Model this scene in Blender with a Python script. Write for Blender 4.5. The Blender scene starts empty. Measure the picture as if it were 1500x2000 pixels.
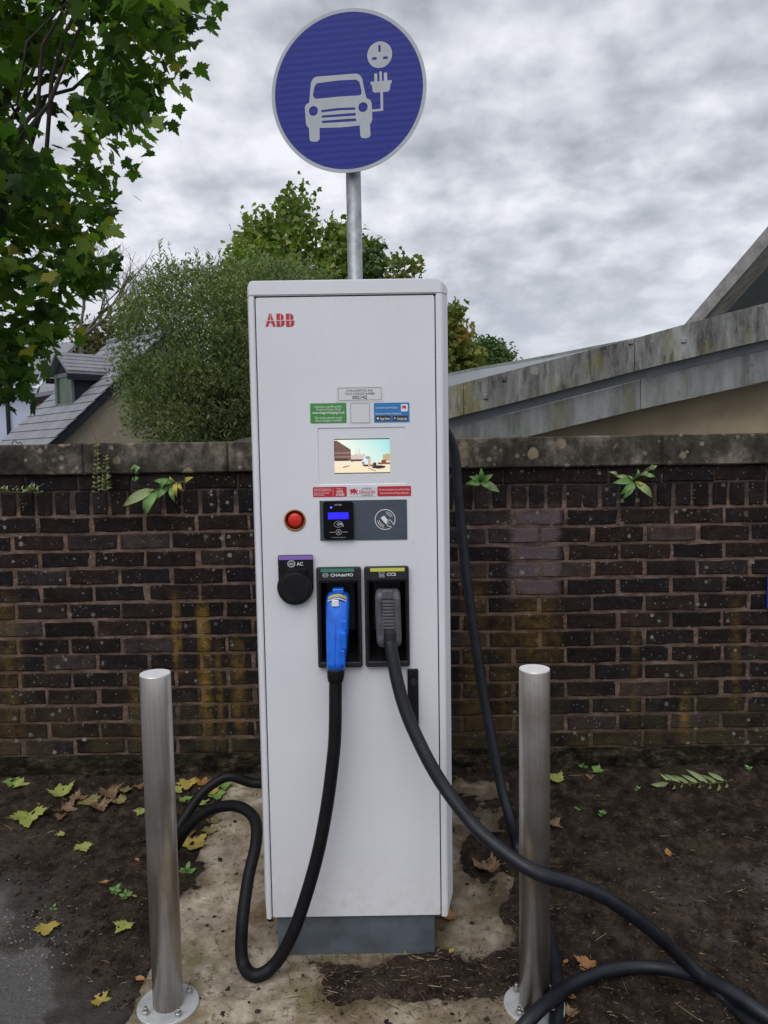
import bpy, bmesh, math, random
import numpy as np
from mathutils import Vector, Matrix, noise as mnoise
R = math.radians
rng = random.Random(7)
scene = bpy.context.scene
COL = scene.collection

# ------------------------------------------------------------------ camera
CH, PITCH, ROLL, FPX = 1.522, R(4.5), R(-0.9), 1500.0
cam_d = bpy.data.cameras.new('camera')
cam = bpy.data.objects.new('camera', cam_d); COL.objects.link(cam)
cam_d.sensor_fit = 'HORIZONTAL'; cam_d.sensor_width = 36.0; cam_d.lens = 36.0 * FPX / 1500.0
cam_d.clip_start = 0.05; cam_d.clip_end = 2000
ROT = Matrix.Rotation(math.pi / 2 - PITCH, 3, 'X') @ Matrix.Rotation(ROLL, 3, 'Z')
cam.matrix_world = Matrix.Translation((0, 0, CH)) @ ROT.to_4x4()
scene.camera = cam
scene.render.resolution_x, scene.render.resolution_y = 768, 1024

# ------------------------------------------------------------------ world
SUN_EL, SUN_AZ = R(52), R(200)      # azimuth clockwise from +Y
world = bpy.data.worlds.new('World'); scene.world = world
world.use_nodes = True


def nd(nt, typ, ins=None, **attrs):
    n = nt.nodes.new(typ)
    for k, v in attrs.items():
        setattr(n, k, v)
    for k, v in (ins or {}).items():
        s = n.inputs[k]
        if isinstance(v, bpy.types.NodeSocket):
            nt.links.new(v, s)
        elif isinstance(v, bpy.types.Node):
            nt.links.new(v.outputs[0], s)
        else:
            s.default_value = v
    return n


def mth(nt, op, a, b=None, c=None, clamp=False):
    n = nt.nodes.new('ShaderNodeMath'); n.operation = op; n.use_clamp = clamp
    for i, v in enumerate((a, b, c)):
        if v is None:
            continue
        if isinstance(v, (int, float)):
            n.inputs[i].default_value = v
        else:
            nt.links.new(v, n.inputs[i])
    return n.outputs[0]


def ramp(nt, fac, stops, interp='LINEAR'):
    n = nt.nodes.new('ShaderNodeValToRGB'); n.color_ramp.interpolation = interp
    el = n.color_ramp.elements
    while len(el) < len(stops):
        el.new(0.5)
    for e, (p, c) in zip(el, stops):
        e.position = p
        e.color = (c, c, c, 1) if isinstance(c, (int, float)) else (*c[:3], 1)
    nt.links.new(fac, n.inputs[0])
    return n.outputs[0]


def mixc(nt, fac, a, b, blend='MIX'):
    n = nt.nodes.new('ShaderNodeMix'); n.data_type = 'RGBA'; n.blend_type = blend
    for i, v in ((0, fac), (6, a), (7, b)):
        if isinstance(v, (int, float)):
            n.inputs[i].default_value = v
        elif isinstance(v, tuple):
            n.inputs[i].default_value = (*v[:3], 1)
        else:
            nt.links.new(v, n.inputs[i])
    return n.outputs[2]


wt = world.node_tree; wt.nodes.clear()
sky = nd(wt, 'ShaderNodeTexSky', sky_type='NISHITA', sun_disc=False, sun_elevation=SUN_EL, sun_rotation=SUN_AZ)
bg1 = nd(wt, 'ShaderNodeBackground', {'Color': sky, 'Strength': 0.06})
tc = nd(wt, 'ShaderNodeTexCoord')
sep = nd(wt, 'ShaderNodeSeparateXYZ', {0: tc.outputs['Generated']})
den = mth(wt, 'ADD', mth(wt, 'MAXIMUM', sep.outputs[2], 0.0), 0.30)
cx = mth(wt, 'DIVIDE', sep.outputs[0], den); cy = mth(wt, 'DIVIDE', sep.outputs[1], den)
cv = nd(wt, 'ShaderNodeCombineXYZ', {0: cx, 1: cy, 2: 3.7})
n1 = nd(wt, 'ShaderNodeTexNoise', {'Vector': cv.outputs[0], 'Scale': 2.3, 'Detail': 4.0, 'Roughness': 0.5, 'Distortion': 0.0})
n2 = nd(wt, 'ShaderNodeTexNoise', {'Vector': cv.outputs[0], 'Scale': 9.0, 'Detail': 4.0, 'Roughness': 0.5, 'Distortion': 0.0})
cl = mth(wt, 'ADD', mth(wt, 'MULTIPLY', n1.outputs[0], 0.48), mth(wt, 'MULTIPLY', n2.outputs[0], 0.52))
ccol = ramp(wt, cl, [(0.37, (0.37, 0.395, 0.445)), (0.46, (0.50, 0.525, 0.58)), (0.54, (0.66, 0.68, 0.74)), (0.64, (0.86, 0.87, 0.92))])
hz = mth(wt, 'MULTIPLY', mth(wt, 'SUBTRACT', 0.30, sep.outputs[2], clamp=True), 2.8, clamp=True)
ccol = mixc(wt, hz, ccol, (0.60, 0.63, 0.71))
bg2 = nd(wt, 'ShaderNodeBackground', {'Color': ccol, 'Strength': 1.0})
mxs = nd(wt, 'ShaderNodeMixShader', {0: 0.92, 1: bg1, 2: bg2})
nd(wt, 'ShaderNodeOutputWorld', {'Surface': mxs})

sun_d = bpy.data.lights.new('sun', 'SUN'); sun_d.energy = 1.5; sun_d.angle = R(50); sun_d.color = (1.0, 0.975, 0.94)
sun = bpy.data.objects.new('sun', sun_d); COL.objects.link(sun)
sdir = Vector((math.sin(SUN_AZ) * math.cos(SUN_EL), math.cos(SUN_AZ) * math.cos(SUN_EL), math.sin(SUN_EL)))
sun.location = sdir * 30
sun.rotation_euler = sdir.to_track_quat('Z', 'Y').to_euler()

scene.view_settings.view_transform = 'Standard'; scene.view_settings.look = 'None'
scene.view_settings.gamma = 1.0; scene.view_settings.exposure = 0.18
scene.render.engine = 'CYCLES'
scene.cycles.use_denoising = True
scene.cycles.max_bounces = 6; scene.cycles.transparent_max_bounces = 8


# ------------------------------------------------------------------ pixel -> place
def ray(px, py):
    return ROT @ Vector(((px - 750) / FPX, -(py - 1000) / FPX, -1))


def at(px, py, Y):
    d = ray(px, py); t = Y / d.y
    return Vector((d.x * t, Y, CH + d.z * t))


YC, YW = 2.193, 3.30       # charger door plane, wall face


def gz(x, y):
    return 0.105 * min(max((y - 2.2) / 1.05, 0), 1)


def grd(px, py, dz=0.0):
    d = ray(px, py); z = 0.0
    for _ in range(6):
        t = (z + dz - CH) / d.z; p = Vector((0, 0, CH)) + d * t
        z = gz(p.x, p.y)
    return p


def D(px, py):
    p = at(px, py, YC); return (p.x, p.z)


# ------------------------------------------------------------------ materials
def new_mat(name):
    m = bpy.data.materials.new(name); m.use_nodes = True
    nt = m.node_tree
    b = next(n for n in nt.nodes if n.type == 'BSDF_PRINCIPLED')
    return m, nt, b


def mat(name, col, rough=0.5, metal=0.0, var=0.0, vs=8.0, bump=0.0, bs=60.0, spec=0.5, coat=0.0, pos=False, emit=0.0):
    m, nt, b = new_mat(name)
    b.inputs['Roughness'].default_value = rough; b.inputs['Metallic'].default_value = metal
    b.inputs['Specular IOR Level'].default_value = spec; b.inputs['Coat Weight'].default_value = coat
    b.inputs['Base Color'].default_value = (*col, 1)
    co = nd(nt, 'ShaderNodeNewGeometry').outputs['Position']
    if var:
        nz = nd(nt, 'ShaderNodeTexNoise', {'Vector': co, 'Scale': vs, 'Detail': 5.0, 'Roughness': 0.6})
        k = ramp(nt, nz.outputs[0], [(0.3, 1 - var), (0.7, 1 + var)])
        nt.links.new(mixc(nt, 1.0, tuple(col), k, 'MULTIPLY'), b.inputs['Base Color'])
        rr = mth(nt, 'MULTIPLY_ADD', nz.outputs[0], 0.3 * var, rough)
        nt.links.new(rr, b.inputs['Roughness'])
    if bump:
        nb = nd(nt, 'ShaderNodeTexNoise', {'Vector': co, 'Scale': bs, 'Detail': 4.0})
        bp = nd(nt, 'ShaderNodeBump', {'Strength': bump, 'Distance': 0.01, 'Height': nb.outputs[0]})
        nt.links.new(bp.outputs[0], b.inputs['Normal'])
    if emit:
        b.inputs['Emission Color'].default_value = (*col, 1); b.inputs['Emission Strength'].default_value = emit
    return m


def pos_nodes(nt):
    g = nd(nt, 'ShaderNodeNewGeometry')
    s = nd(nt, 'ShaderNodeSeparateXYZ', {0: g.outputs['Position']})
    return g.outputs['Position'], s.outputs[0], s.outputs[1], s.outputs[2]


def noise(nt, vec, scale, detail=5.0, rough=0.6, dist=0.0):
    return nd(nt, 'ShaderNodeTexNoise', {'Vector': vec, 'Scale': scale, 'Detail': detail, 'Roughness': rough, 'Distortion': dist}).outputs[0]


def stretch(nt, vec, s):
    return nd(nt, 'ShaderNodeVectorMath', {0: vec, 1: s}, operation='MULTIPLY').outputs[0]


def spots(nt, vec, scale, rmin, rmax, soft=0.05):
    """round lichen-like spots: a cell's own random value sets its radius"""
    wob = nd(nt, 'ShaderNodeTexNoise', {'Vector': vec, 'Scale': scale * 2.2, 'Detail': 3.0})
    v2 = nd(nt, 'ShaderNodeVectorMath', {0: wob.outputs['Color'], 1: (0.25 / scale,) * 3}, operation='MULTIPLY')
    v3 = nd(nt, 'ShaderNodeVectorMath', {0: vec, 1: v2.outputs[0]}, operation='ADD')
    v = nd(nt, 'ShaderNodeTexVoronoi', {'Vector': v3.outputs[0], 'Scale': scale})
    r = nd(nt, 'ShaderNodeSeparateColor', {0: v.outputs['Color']})
    rad = mth(nt, 'MULTIPLY_ADD', mth(nt, 'POWER', r.outputs[0], 3.0), rmax - rmin, rmin)
    return mth(nt, 'DIVIDE', mth(nt, 'SUBTRACT', rad, v.outputs['Distance']), soft, clamp=True)


def bump_to(nt, b, h, strength, dist=0.01):
    bp = nd(nt, 'ShaderNodeBump', {'Strength': strength, 'Distance': dist, 'Height': h})
    nt.links.new(bp.outputs[0], b.inputs['Normal'])


def band(nt, v, c, w):
    """1 at c, 0 beyond w"""
    return mth(nt, 'SUBTRACT', 1.0, mth(nt, 'DIVIDE', mth(nt, 'ABSOLUTE', mth(nt, 'SUBTRACT', v, c)), w), clamp=True)


def rng_mask(nt, v, a, b_, soft):
    lo = mth(nt, 'DIVIDE', mth(nt, 'SUBTRACT', v, a), soft, clamp=True)
    hi = mth(nt, 'DIVIDE', mth(nt, 'SUBTRACT', b_, v), soft, clamp=True)
    return mth(nt, 'MULTIPLY', lo, hi)


def wall_stains(nt, col, P, X, Y, Z, clean=True):
    # washed patch of paler bricks under the plant, ochre runs, pale lichen specks, grime
    if clean:
        a, b_ = at(992, 980, YW), at(1100, 1172, YW)
        wob = mth(nt, 'MULTIPLY_ADD', noise(nt, P, 9.0), 0.10, -0.05)
        pm = mth(nt, 'MULTIPLY', rng_mask(nt, mth(nt, 'ADD', X, wob), a.x, b_.x, 0.03), rng_mask(nt, mth(nt, 'ADD', Z, wob), b_.z, a.z, 0.05))
        col = mixc(nt, mth(nt, 'MULTIPLY', pm, 0.6), col, (0.17, 0.13, 0.135))
    nst = noise(nt, stretch(nt, P, (1, 1, 0.15)), 30.0)
    for (px, y0, y1, w, k) in ((395, 1160, 1470, 0.034, 1.0), (341, 1150, 1330, 0.024, 0.85), (462, 1230, 1450, 0.035, 0.7), (260, 1300, 1470, 0.03, 0.4), (425, 1250, 1470, 0.02, 0.6), (1240, 1200, 1440, 0.02, 0.35), (1440, 1150, 1400, 0.03, 0.35),
                               (1050, 1150, 1310, 0.12, 0.5), (1339, 1340, 1465, 0.03, 1.0), (925, 1110, 1450, 0.07, 0.42),
                               (10, 1150, 1480, 0.07, 0.35), (985, 1180, 1460, 0.06, 0.3)):
        p0, p1 = at(px, y0, YW), at(px, y1, YW)
        mk = mth(nt, 'MULTIPLY', band(nt, mth(nt, 'ADD', X, mth(nt, 'MULTIPLY_ADD', nst, 0.05, -0.025)), p0.x, w), rng_mask(nt, Z, p1.z, p0.z, 0.12))
        mk = mth(nt, 'MULTIPLY', mth(nt, 'POWER', mk, 0.7), mth(nt, 'MULTIPLY', ramp(nt, noise(nt, P, 26.0), [(0.35, 0.1), (0.6, 1.0)]), k))
        col = mixc(nt, mk, col, (0.21, 0.13, 0.026))
    # green-brown film low on the wall
    zl = at(1200, 1459, YW).z
    low = mth(nt, 'MULTIPLY', mth(nt, 'DIVIDE', mth(nt, 'SUBTRACT', zl + 0.42, Z), 0.5, clamp=True), ramp(nt, noise(nt, P, 7.0), [(0.40, 0.0), (0.60, 0.85)]))
    col = mixc(nt, low, col, (0.060, 0.048, 0.022))
    col = mixc(nt, mth(nt, 'MULTIPLY', spots(nt, P, 30.0, 0.0, 0.40, 0.12), ramp(nt, noise(nt, P, 4.0), [(0.44, 0.0), (0.62, 0.85)])), col, (0.27, 0.26, 0.24))
    col = mixc(nt, mth(nt, 'MULTIPLY', spots(nt, P, 80.0, 0.0, 0.36, 0.15), 0.6), col, (0.26, 0.25, 0.22))
    return col


def brick_material():
    m, nt, b = new_mat('dark_brick')
    P, X, Y, Z = pos_nodes(nt)
    oi = nd(nt, 'ShaderNodeObjectInfo')
    c = ramp(nt, oi.outputs['Random'], [(0.0, (0.011, 0.008, 0.008)), (0.3, (0.021, 0.014, 0.012)), (0.55, (0.012, 0.010, 0.012)), (0.75, (0.026, 0.017, 0.014)), (0.9, (0.024, 0.019, 0.021)), (1.0, (0.055, 0.040, 0.036))])
    n = noise(nt, P, 22.0, 6.0, 0.65)
    c = mixc(nt, 1.0, c, ramp(nt, n, [(0.3, 0.6), (0.72, 1.55)]), 'MULTIPLY')
    c = mixc(nt, ramp(nt, noise(nt, P, 60.0, 4.0), [(0.58, 0.0), (0.75, 0.4)]), c, (0.085, 0.055, 0.04))
    c = wall_stains(nt, c, P, X, Y, Z)
    nt.links.new(c, b.inputs['Base Color'])
    b.inputs['Roughness'].default_value = 0.85; b.inputs['Specular IOR Level'].default_value = 0.12
    bump_to(nt, b, noise(nt, P, 70.0, 6.0, 0.7), 0.75, 0.012)
    return m


def mortar_material():
    m, nt, b = new_mat('pink_mortar')
    P, X, Y, Z = pos_nodes(nt)
    n = noise(nt, stretch(nt, P, (0.55, 1, 1.3)), 13.0, 7.0, 0.72)
    b.inputs['Specular IOR Level'].default_value = 0.15
    c = ramp(nt, n, [(0.30, (0.045, 0.031, 0.024)), (0.44, (0.125, 0.082, 0.064)), (0.60, (0.24, 0.158, 0.126)), (0.8, (0.34, 0.245, 0.20))])
    c = mixc(nt, ramp(nt, noise(nt, P, 3.3, 5.0, 0.65), [(0.50, 0.0), (0.68, 0.75)]), c, (0.055, 0.043, 0.038))
    c = mixc(nt, ramp(nt, noise(nt, P, 34.0, 5.0, 0.7), [(0.54, 0.0), (0.70, 0.6)]), c, (0.05, 0.04, 0.036))
    z0 = at(1200, 985, YW).z
    dirt = mth(nt, 'DIVIDE', mth(nt, 'SUBTRACT', Z, z0), 0.03, clamp=True)
    c = mixc(nt, mth(nt, 'MULTIPLY', dirt, 0.75), c, (0.05, 0.042, 0.038))
    c = wall_stains(nt, c, P, X, Y, Z, False)
    nt.links.new(c, b.inputs['Base Color']); b.inputs['Roughness'].default_value = 0.95
    bump_to(nt, b, noise(nt, P, 120.0, 6.0, 0.7), 0.9, 0.012)
    return m


def coping_material():
    m, nt, b = new_mat('lichened_concrete')
    P, X, Y, Z = pos_nodes(nt)
    n = noise(nt, P, 6.0, 7.0, 0.7)
    c = ramp(nt, n, [(0.36, (0.022, 0.019, 0.017)), (0.5, (0.070, 0.061, 0.050)), (0.64, (0.20, 0.175, 0.14))])
    c = mixc(nt, mth(nt, 'MULTIPLY', spots(nt, P, 17.0, 0.0, 0.55, 0.12), 0.8), c, (0.27, 0.215, 0.145))
    c = mixc(nt, mth(nt, 'MULTIPLY', spots(nt, P, 33.0, 0.0, 0.46, 0.14), 0.75), c, (0.27, 0.245, 0.20))
    c = mixc(nt, ramp(nt, noise(nt, stretch(nt, P, (1, 1, 0.25)), 18.0), [(0.50, 0.0), (0.68, 0.8)]), c, (0.024, 0.021, 0.018))
    b.inputs['Specular IOR Level'].default_value = 0.15
    nt.links.new(c, b.inputs['Base Color']); b.inputs['Roughness'].default_value = 0.92
    bump_to(nt, b, noise(nt, P, 55.0, 7.0, 0.7), 0.7, 0.012)
    return m


def footing_material():
    m, nt, b = new_mat('mossy_footing')
    P, X, Y, Z = pos_nodes(nt)
    c = ramp(nt, noise(nt, stretch(nt, P, (1, 1, 2.2)), 13.0, 9.0, 0.78), [(0.40, (0.008, 0.007, 0.005)), (0.50, (0.035, 0.029, 0.020)), (0.58, (0.10, 0.083, 0.055)), (0.68, (0.24, 0.205, 0.145))])
    c = mixc(nt, ramp(nt, noise(nt, P, 5.0, 4.0), [(0.52, 0.0), (0.68, 0.7)]), c, (0.035, 0.036, 0.014))
    nt.links.new(c, b.inputs['Base Color']); b.inputs['Roughness'].default_value = 0.95
    b.inputs['Specular IOR Level'].default_value = 0.1
    bump_to(nt, b, noise(nt, P, 45.0, 9.0, 0.8), 1.0, 0.05)
    return m


def fascia_material():
    m, nt, b = new_mat('weathered_fascia')
    P, X, Y, Z = pos_nodes(nt)
    vs = stretch(nt, P, (1, 1, 0.22))
    c = ramp(nt, noise(nt, vs, 4.5, 8.0, 0.72), [(0.34, (0.065, 0.064, 0.062)), (0.5, (0.185, 0.188, 0.182)), (0.64, (0.32, 0.33, 0.325))])
    c = mixc(nt, ramp(nt, noise(nt, stretch(nt, P, (1, 1, 0.55)), 1.7, 5.0, 0.65), [(0.54, 0.0), (0.70, 0.7)]), c, (0.21, 0.19, 0.055))
    c = mixc(nt, ramp(nt, noise(nt, vs, 13.0, 6.0), [(0.53, 0.0), (0.66, 0.8)]), c, (0.055, 0.050, 0.044))
    c = mixc(nt, ramp(nt, noise(nt, P, 26.0, 7.0, 0.75), [(0.55, 0.0), (0.68, 0.6)]), c, (0.33, 0.32, 0.28))
    b.inputs['Specular IOR Level'].default_value = 0.15
    c = mixc(nt, mth(nt, 'MULTIPLY', spots(nt, P, 5.0, 0.0, 0.30, 0.06), 0.55), c, (0.34, 0.33, 0.29))
    nt.links.new(c, b.inputs['Base Color']); b.inputs['Roughness'].default_value = 0.9
    bump_to(nt, b, noise(nt, vs, 22.0, 6.0, 0.7), 0.6, 0.02)
    return m


def lower_fascia_material():
    m, nt, b = new_mat('grey_painted_fascia')
    P, X, Y, Z = pos_nodes(nt)
    vs = stretch(nt, P, (1, 1, 0.2))
    c = ramp(nt, noise(nt, vs, 5.0, 8.0, 0.72), [(0.34, (0.12, 0.125, 0.12)), (0.52, (0.22, 0.235, 0.235)), (0.7, (0.28, 0.30, 0.31))])
    c = mixc(nt, ramp(nt, noise(nt, vs, 2.2, 6.0), [(0.5, 0.0), (0.68, 0.7)]), c, (0.13, 0.12, 0.06))
    c = mixc(nt, ramp(nt, noise(nt, P, 14.0, 6.0), [(0.6, 0.0), (0.72, 0.7)]), c, (0.06, 0.058, 0.05))
    nt.links.new(c, b.inputs['Base Color']); b.inputs['Roughness'].default_value = 0.8
    bump_to(nt, b, noise(nt, vs, 22.0, 6.0, 0.7), 0.4, 0.02)
    return m


def soil_material():
    m, nt, b = new_mat('damp_soil')
    P, X, Y, Z = pos_nodes(nt)
    n = noise(nt, P, 16.0, 8.0, 0.72)
    soil = ramp(nt, n, [(0.36, (0.014, 0.010, 0.008)), (0.5, (0.055, 0.039, 0.029)), (0.66, (0.14, 0.104, 0.076))])
    soil = mixc(nt, ramp(nt, noise(nt, P, 3.0, 6.0, 0.65), [(0.5, 0.0), (0.68, 0.6)]), soil, (0.14, 0.112, 0.086))
    soil = mixc(nt, mth(nt, 'MULTIPLY', spots(nt, P, 110.0, 0.0, 0.36, 0.15), 0.55), soil, (0.15, 0.13, 0.10))
    gr = ramp(nt, noise(nt, P, 6.0, 4.0), [(0.56, 0.0), (0.7, 0.55)])
    nearwall = rng_mask(nt, Y, 2.85, 3.6, 0.25)
    soil = mixc(nt, mth(nt, 'MULTIPLY', gr, nearwall), soil, (0.035, 0.045, 0.012))
    # bare tarmac: off to the lower left and in worn patches at the right; the car park behind
    a, c_ = grd(0, 1800), grd(165, 2000)
    dv = (c_ - a).normalized(); nx, ny = dv.y, -dv.x
    sd = mth(nt, 'ADD', mth(nt, 'MULTIPLY', X, nx), mth(nt, 'MULTIPLY_ADD', Y, ny, -(a.x * nx + a.y * ny)))
    sd = mth(nt, 'MULTIPLY', sd, 1.0 if (-3 * nx + 1 * ny - (a.x * nx + a.y * ny)) > 0 else -1.0)
    wob = mth(nt, 'MULTIPLY_ADD', noise(nt, P, 5.0, 2.5, 0.5), 0.45, -0.20)
    am = mth(nt, 'DIVIDE', mth(nt, 'ADD', sd, wob), 0.03, clamp=True)
    dm = mth(nt, 'DIVIDE', mth(nt, 'ADD', mth(nt, 'ADD', sd, 0.16), mth(nt, 'MULTIPLY', wob, 1.2)), 0.16, clamp=True)
    rm = mth(nt, 'MULTIPLY', mth(nt, 'DIVIDE', mth(nt, 'SUBTRACT', X, 0.80), 0.5, clamp=True), ramp(nt, noise(nt, P, 4.2, 7.0, 0.7), [(0.52, 0.0), (0.60, 0.8)]))
    rm = mth(nt, 'MULTIPLY', rm, mth(nt, 'DIVIDE', mth(nt, 'SUBTRACT', 2.75, Y), 0.3, clamp=True))
    back = mth(nt, 'DIVIDE', mth(nt, 'SUBTRACT', 1.45, Y), 0.2, clamp=True)
    am = mth(nt, 'MAXIMUM', am, mth(nt, 'MAXIMUM', rm, back))
    asp = ramp(nt, noise(nt, P, 130.0, 4.0, 0.8), [(0.3, (0.15, 0.142, 0.136)), (0.52, (0.225, 0.214, 0.205)), (0.72, (0.31, 0.298, 0.288))])
    c = mixc(nt, mth(nt, 'MULTIPLY', dm, 0.7), soil, mixc(nt, 0.5, (0.085, 0.076, 0.064), asp))
    c = mixc(nt, am, c, asp)
    nt.links.new(c, b.inputs['Base Color'])
    nt.links.new(ramp(nt, n, [(0.3, 0.8), (0.7, 0.97)]), b.inputs['Roughness']); b.inputs['Specular IOR Level'].default_value = 0.12
    h = mth(nt, 'ADD', noise(nt, P, 60.0, 8.0, 0.75), mth(nt, 'MULTIPLY', noise(nt, P, 260.0, 3.0), 0.4))
    bump_to(nt, b, h, 1.0, 0.035)
    return m


def pad_material():
    m, nt, b = new_mat('stained_concrete')
    P, X, Y, Z = pos_nodes(nt)
    c = ramp(nt, noise(nt, P, 9.0, 8.0, 0.7), [(0.34, (0.19, 0.15, 0.105)), (0.48, (0.36, 0.30, 0.225)), (0.64, (0.55, 0.485, 0.385))])
    c = mixc(nt, ramp(nt, noise(nt, P, 3.4, 5.0, 0.65), [(0.46, 0.0), (0.64, 0.8)]), c, (0.15, 0.10, 0.048))
    c = mixc(nt, ramp(nt, noise(nt, P, 6.1, 5.0, 0.65), [(0.50, 0.0), (0.66, 0.75)]), c, (0.165, 0.145, 0.062))
    c = mixc(nt, ramp(nt, noise(nt, P, 38.0, 6.0, 0.7), [(0.54, 0.0), (0.64, 0.75)]), c, (0.075, 0.058, 0.04))
    edge = mth(nt, 'DIVIDE', mth(nt, 'SUBTRACT', X, 0.05), 0.35, clamp=True)
    c = mixc(nt, mth(nt, 'MULTIPLY', edge, ramp(nt, noise(nt, P, 5.0, 6.0), [(0.34, 0.0), (0.55, 0.75)])), c, (0.075, 0.055, 0.036))
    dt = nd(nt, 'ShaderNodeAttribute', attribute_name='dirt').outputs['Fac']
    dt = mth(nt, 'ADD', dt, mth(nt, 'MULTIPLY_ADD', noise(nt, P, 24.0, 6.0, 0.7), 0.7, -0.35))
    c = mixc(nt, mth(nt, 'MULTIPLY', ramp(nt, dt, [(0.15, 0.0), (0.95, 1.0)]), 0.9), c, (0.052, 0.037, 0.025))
    nt.links.new(c, b.inputs['Base Color']); b.inputs['Roughness'].default_value = 0.93; b.inputs['Specular IOR Level'].default_value = 0.2
    bump_to(nt, b, noise(nt, P, 75.0, 7.0, 0.75), 0.6, 0.012)
    return m


def leaf_material(name, stops, trans=0.35, rough=0.5):
    """leaf colours picked by each leaf's own random value; some light passes through"""
    m, nt, b = new_mat(name)
    at_ = nd(nt, 'ShaderNodeAttribute', attribute_name='leaf_tone')
    c = ramp(nt, at_.outputs['Fac'], stops)
    nt.links.new(c, b.inputs['Base Color']); b.inputs['Roughness'].default_value = rough; b.inputs['Specular IOR Level'].default_value = 0.25
    tr = nd(nt, 'ShaderNodeBsdfTranslucent', {'Color': mixc(nt, 1.0, c, (1.25, 1.7, 0.6), 'MULTIPLY')})
    mx = nd(nt, 'ShaderNodeMixShader', {0: trans, 1: b, 2: tr})
    out = next(n for n in nt.nodes if n.type == 'OUTPUT_MATERIAL'); nt.links.new(mx.outputs[0], out.inputs[0])
    return m


def steel_material():
    m, nt, b = new_mat('brushed_steel')
    P, X, Y, Z = pos_nodes(nt)
    n = noise(nt, stretch(nt, P, (1, 1, 0.02)), 260.0, 3.0)
    n2 = noise(nt, P, 7.0, 6.0, 0.65)
    c = mixc(nt, ramp(nt, n2, [(0.42, 0.0), (0.68, 0.6)]), ramp(nt, n, [(0.3, (0.52, 0.48, 0.445)), (0.7, (0.70, 0.655, 0.615))]), (0.30, 0.25, 0.20))
    foot = mth(nt, 'MULTIPLY', mth(nt, 'DIVIDE', mth(nt, 'SUBTRACT', 0.16, Z), 0.16, clamp=True), ramp(nt, noise(nt, stretch(nt, P, (1, 1, 0.3)), 40.0), [(0.35, 0.1), (0.65, 0.8)]))
    c = mixc(nt, foot, c, (0.19, 0.155, 0.10))
    nt.links.new(c, b.inputs['Base Color']); b.inputs['Metallic'].default_value = 0.85
    nt.links.new(mth(nt, 'MULTIPLY_ADD', n2, 0.18, 0.24), b.inputs['Roughness'])
    b.inputs['Anisotropic'].default_value = 0.6
    bump_to(nt, b, n, 0.08, 0.002)
    return m


M = {}
M['brick'] = brick_material(); M['mortar'] = mortar_material(); M['coping'] = coping_material(); M['footing'] = footing_material()
M['fascia'] = fascia_material(); M['lower_fascia'] = lower_fascia_material(); M['soil'] = soil_material(); M['pad'] = pad_material()
M['steel'] = steel_material()


def cabinet_white():
    m, nt, b = new_mat('pale_grey_powder_coat')
    P, X, Y, Z = pos_nodes(nt)
    c = ramp(nt, noise(nt, P, 2.2, 6.0, 0.6), [(0.3, (0.66, 0.668, 0.705)), (0.7, (0.72, 0.728, 0.765))])
    # rain-washed dust runs and splash dirt at the foot
    st = ramp(nt, noise(nt, stretch(nt, P, (1, 1, 0.05)), 26.0, 5.0), [(0.55, 0.0), (0.8, 0.14)])
    c = mixc(nt, st, c, (0.52, 0.50, 0.47))
    ft = mth(nt, 'MULTIPLY', mth(nt, 'DIVIDE', mth(nt, 'SUBTRACT', 0.38, Z), 0.4, clamp=True), ramp(nt, noise(nt, P, 34.0, 6.0, 0.7), [(0.4, 0.0), (0.75, 0.55)]))
    c = mixc(nt, ft, c, (0.42, 0.38, 0.31))
    c = mixc(nt, mth(nt, 'MULTIPLY', spots(nt, P, 23.0, 0.0, 0.10, 0.05), 0.22), c, (0.25, 0.23, 0.2))
    nt.links.new(c, b.inputs['Base Color']); b.inputs['Roughness'].default_value = 0.42
    bump_to(nt, b, noise(nt, P, 900.0, 2.0), 0.10, 0.001)
    return m


M['white'] = cabinet_white()
M['plinth'] = mat('slate_grey_paint', (0.085, 0.10, 0.118), 0.55, var=0.35, vs=9, bump=0.1, bs=200)
M['black'] = mat('black_plastic', (0.007, 0.007, 0.009), 0.42, spec=0.25, var=0.4, vs=30, bump=0.08, bs=500)
M['dark'] = mat('charcoal_plastic', (0.022, 0.022, 0.027), 0.45, spec=0.3, var=0.3, vs=25, bump=0.08, bs=500)
M['connector_grey'] = mat('worn_grey_plastic', (0.085, 0.083, 0.094), 0.40, var=0.3, vs=40, bump=0.1, bs=300)
M['deep'] = mat('matt_black', (0.005, 0.005, 0.006), 0.7)
M['blue'] = mat('glossy_blue_plastic', (0.008, 0.135, 0.70), 0.30, var=0.25, vs=30, bump=0.05, bs=200, coat=0.2)
M['bluedark'] = mat('deep_blue_plastic', (0.008, 0.06, 0.33), 0.4)
M['rubber'] = mat('black_rubber', (0.006, 0.006, 0.008), 0.45, spec=0.22, var=0.4, vs=18, bump=0.12, bs=150)
M['rubber2'] = mat('dusty_rubber', (0.010, 0.012, 0.017), 0.36, spec=0.38, var=0.5, vs=14, bump=0.12, bs=150)
M['panelgrey'] = mat('slate_panel', (0.060, 0.075, 0.10), 0.38, var=0.1, vs=12)
M['gloss'] = mat('black_glass', (0.004, 0.004, 0.006), 0.12, spec=0.3)
M['red'] = mat('red_print', (0.50, 0.018, 0.035), 0.4)
M['button'] = mat('red_button', (0.60, 0.022, 0.012), 0.32, var=0.15, vs=60)
M['amber'] = mat('amber_collar', (0.30, 0.10, 0.012), 0.45)
M['green'] = mat('green_print', (0.055, 0.27, 0.055), 0.4)
M['azure'] = mat('azure_print', (0.025, 0.19, 0.48), 0.4)
M['ink'] = mat('black_print', (0.03, 0.03, 0.035), 0.5)
M['pwhite'] = mat('white_print', (0.78, 0.78, 0.78), 0.45)
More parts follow.
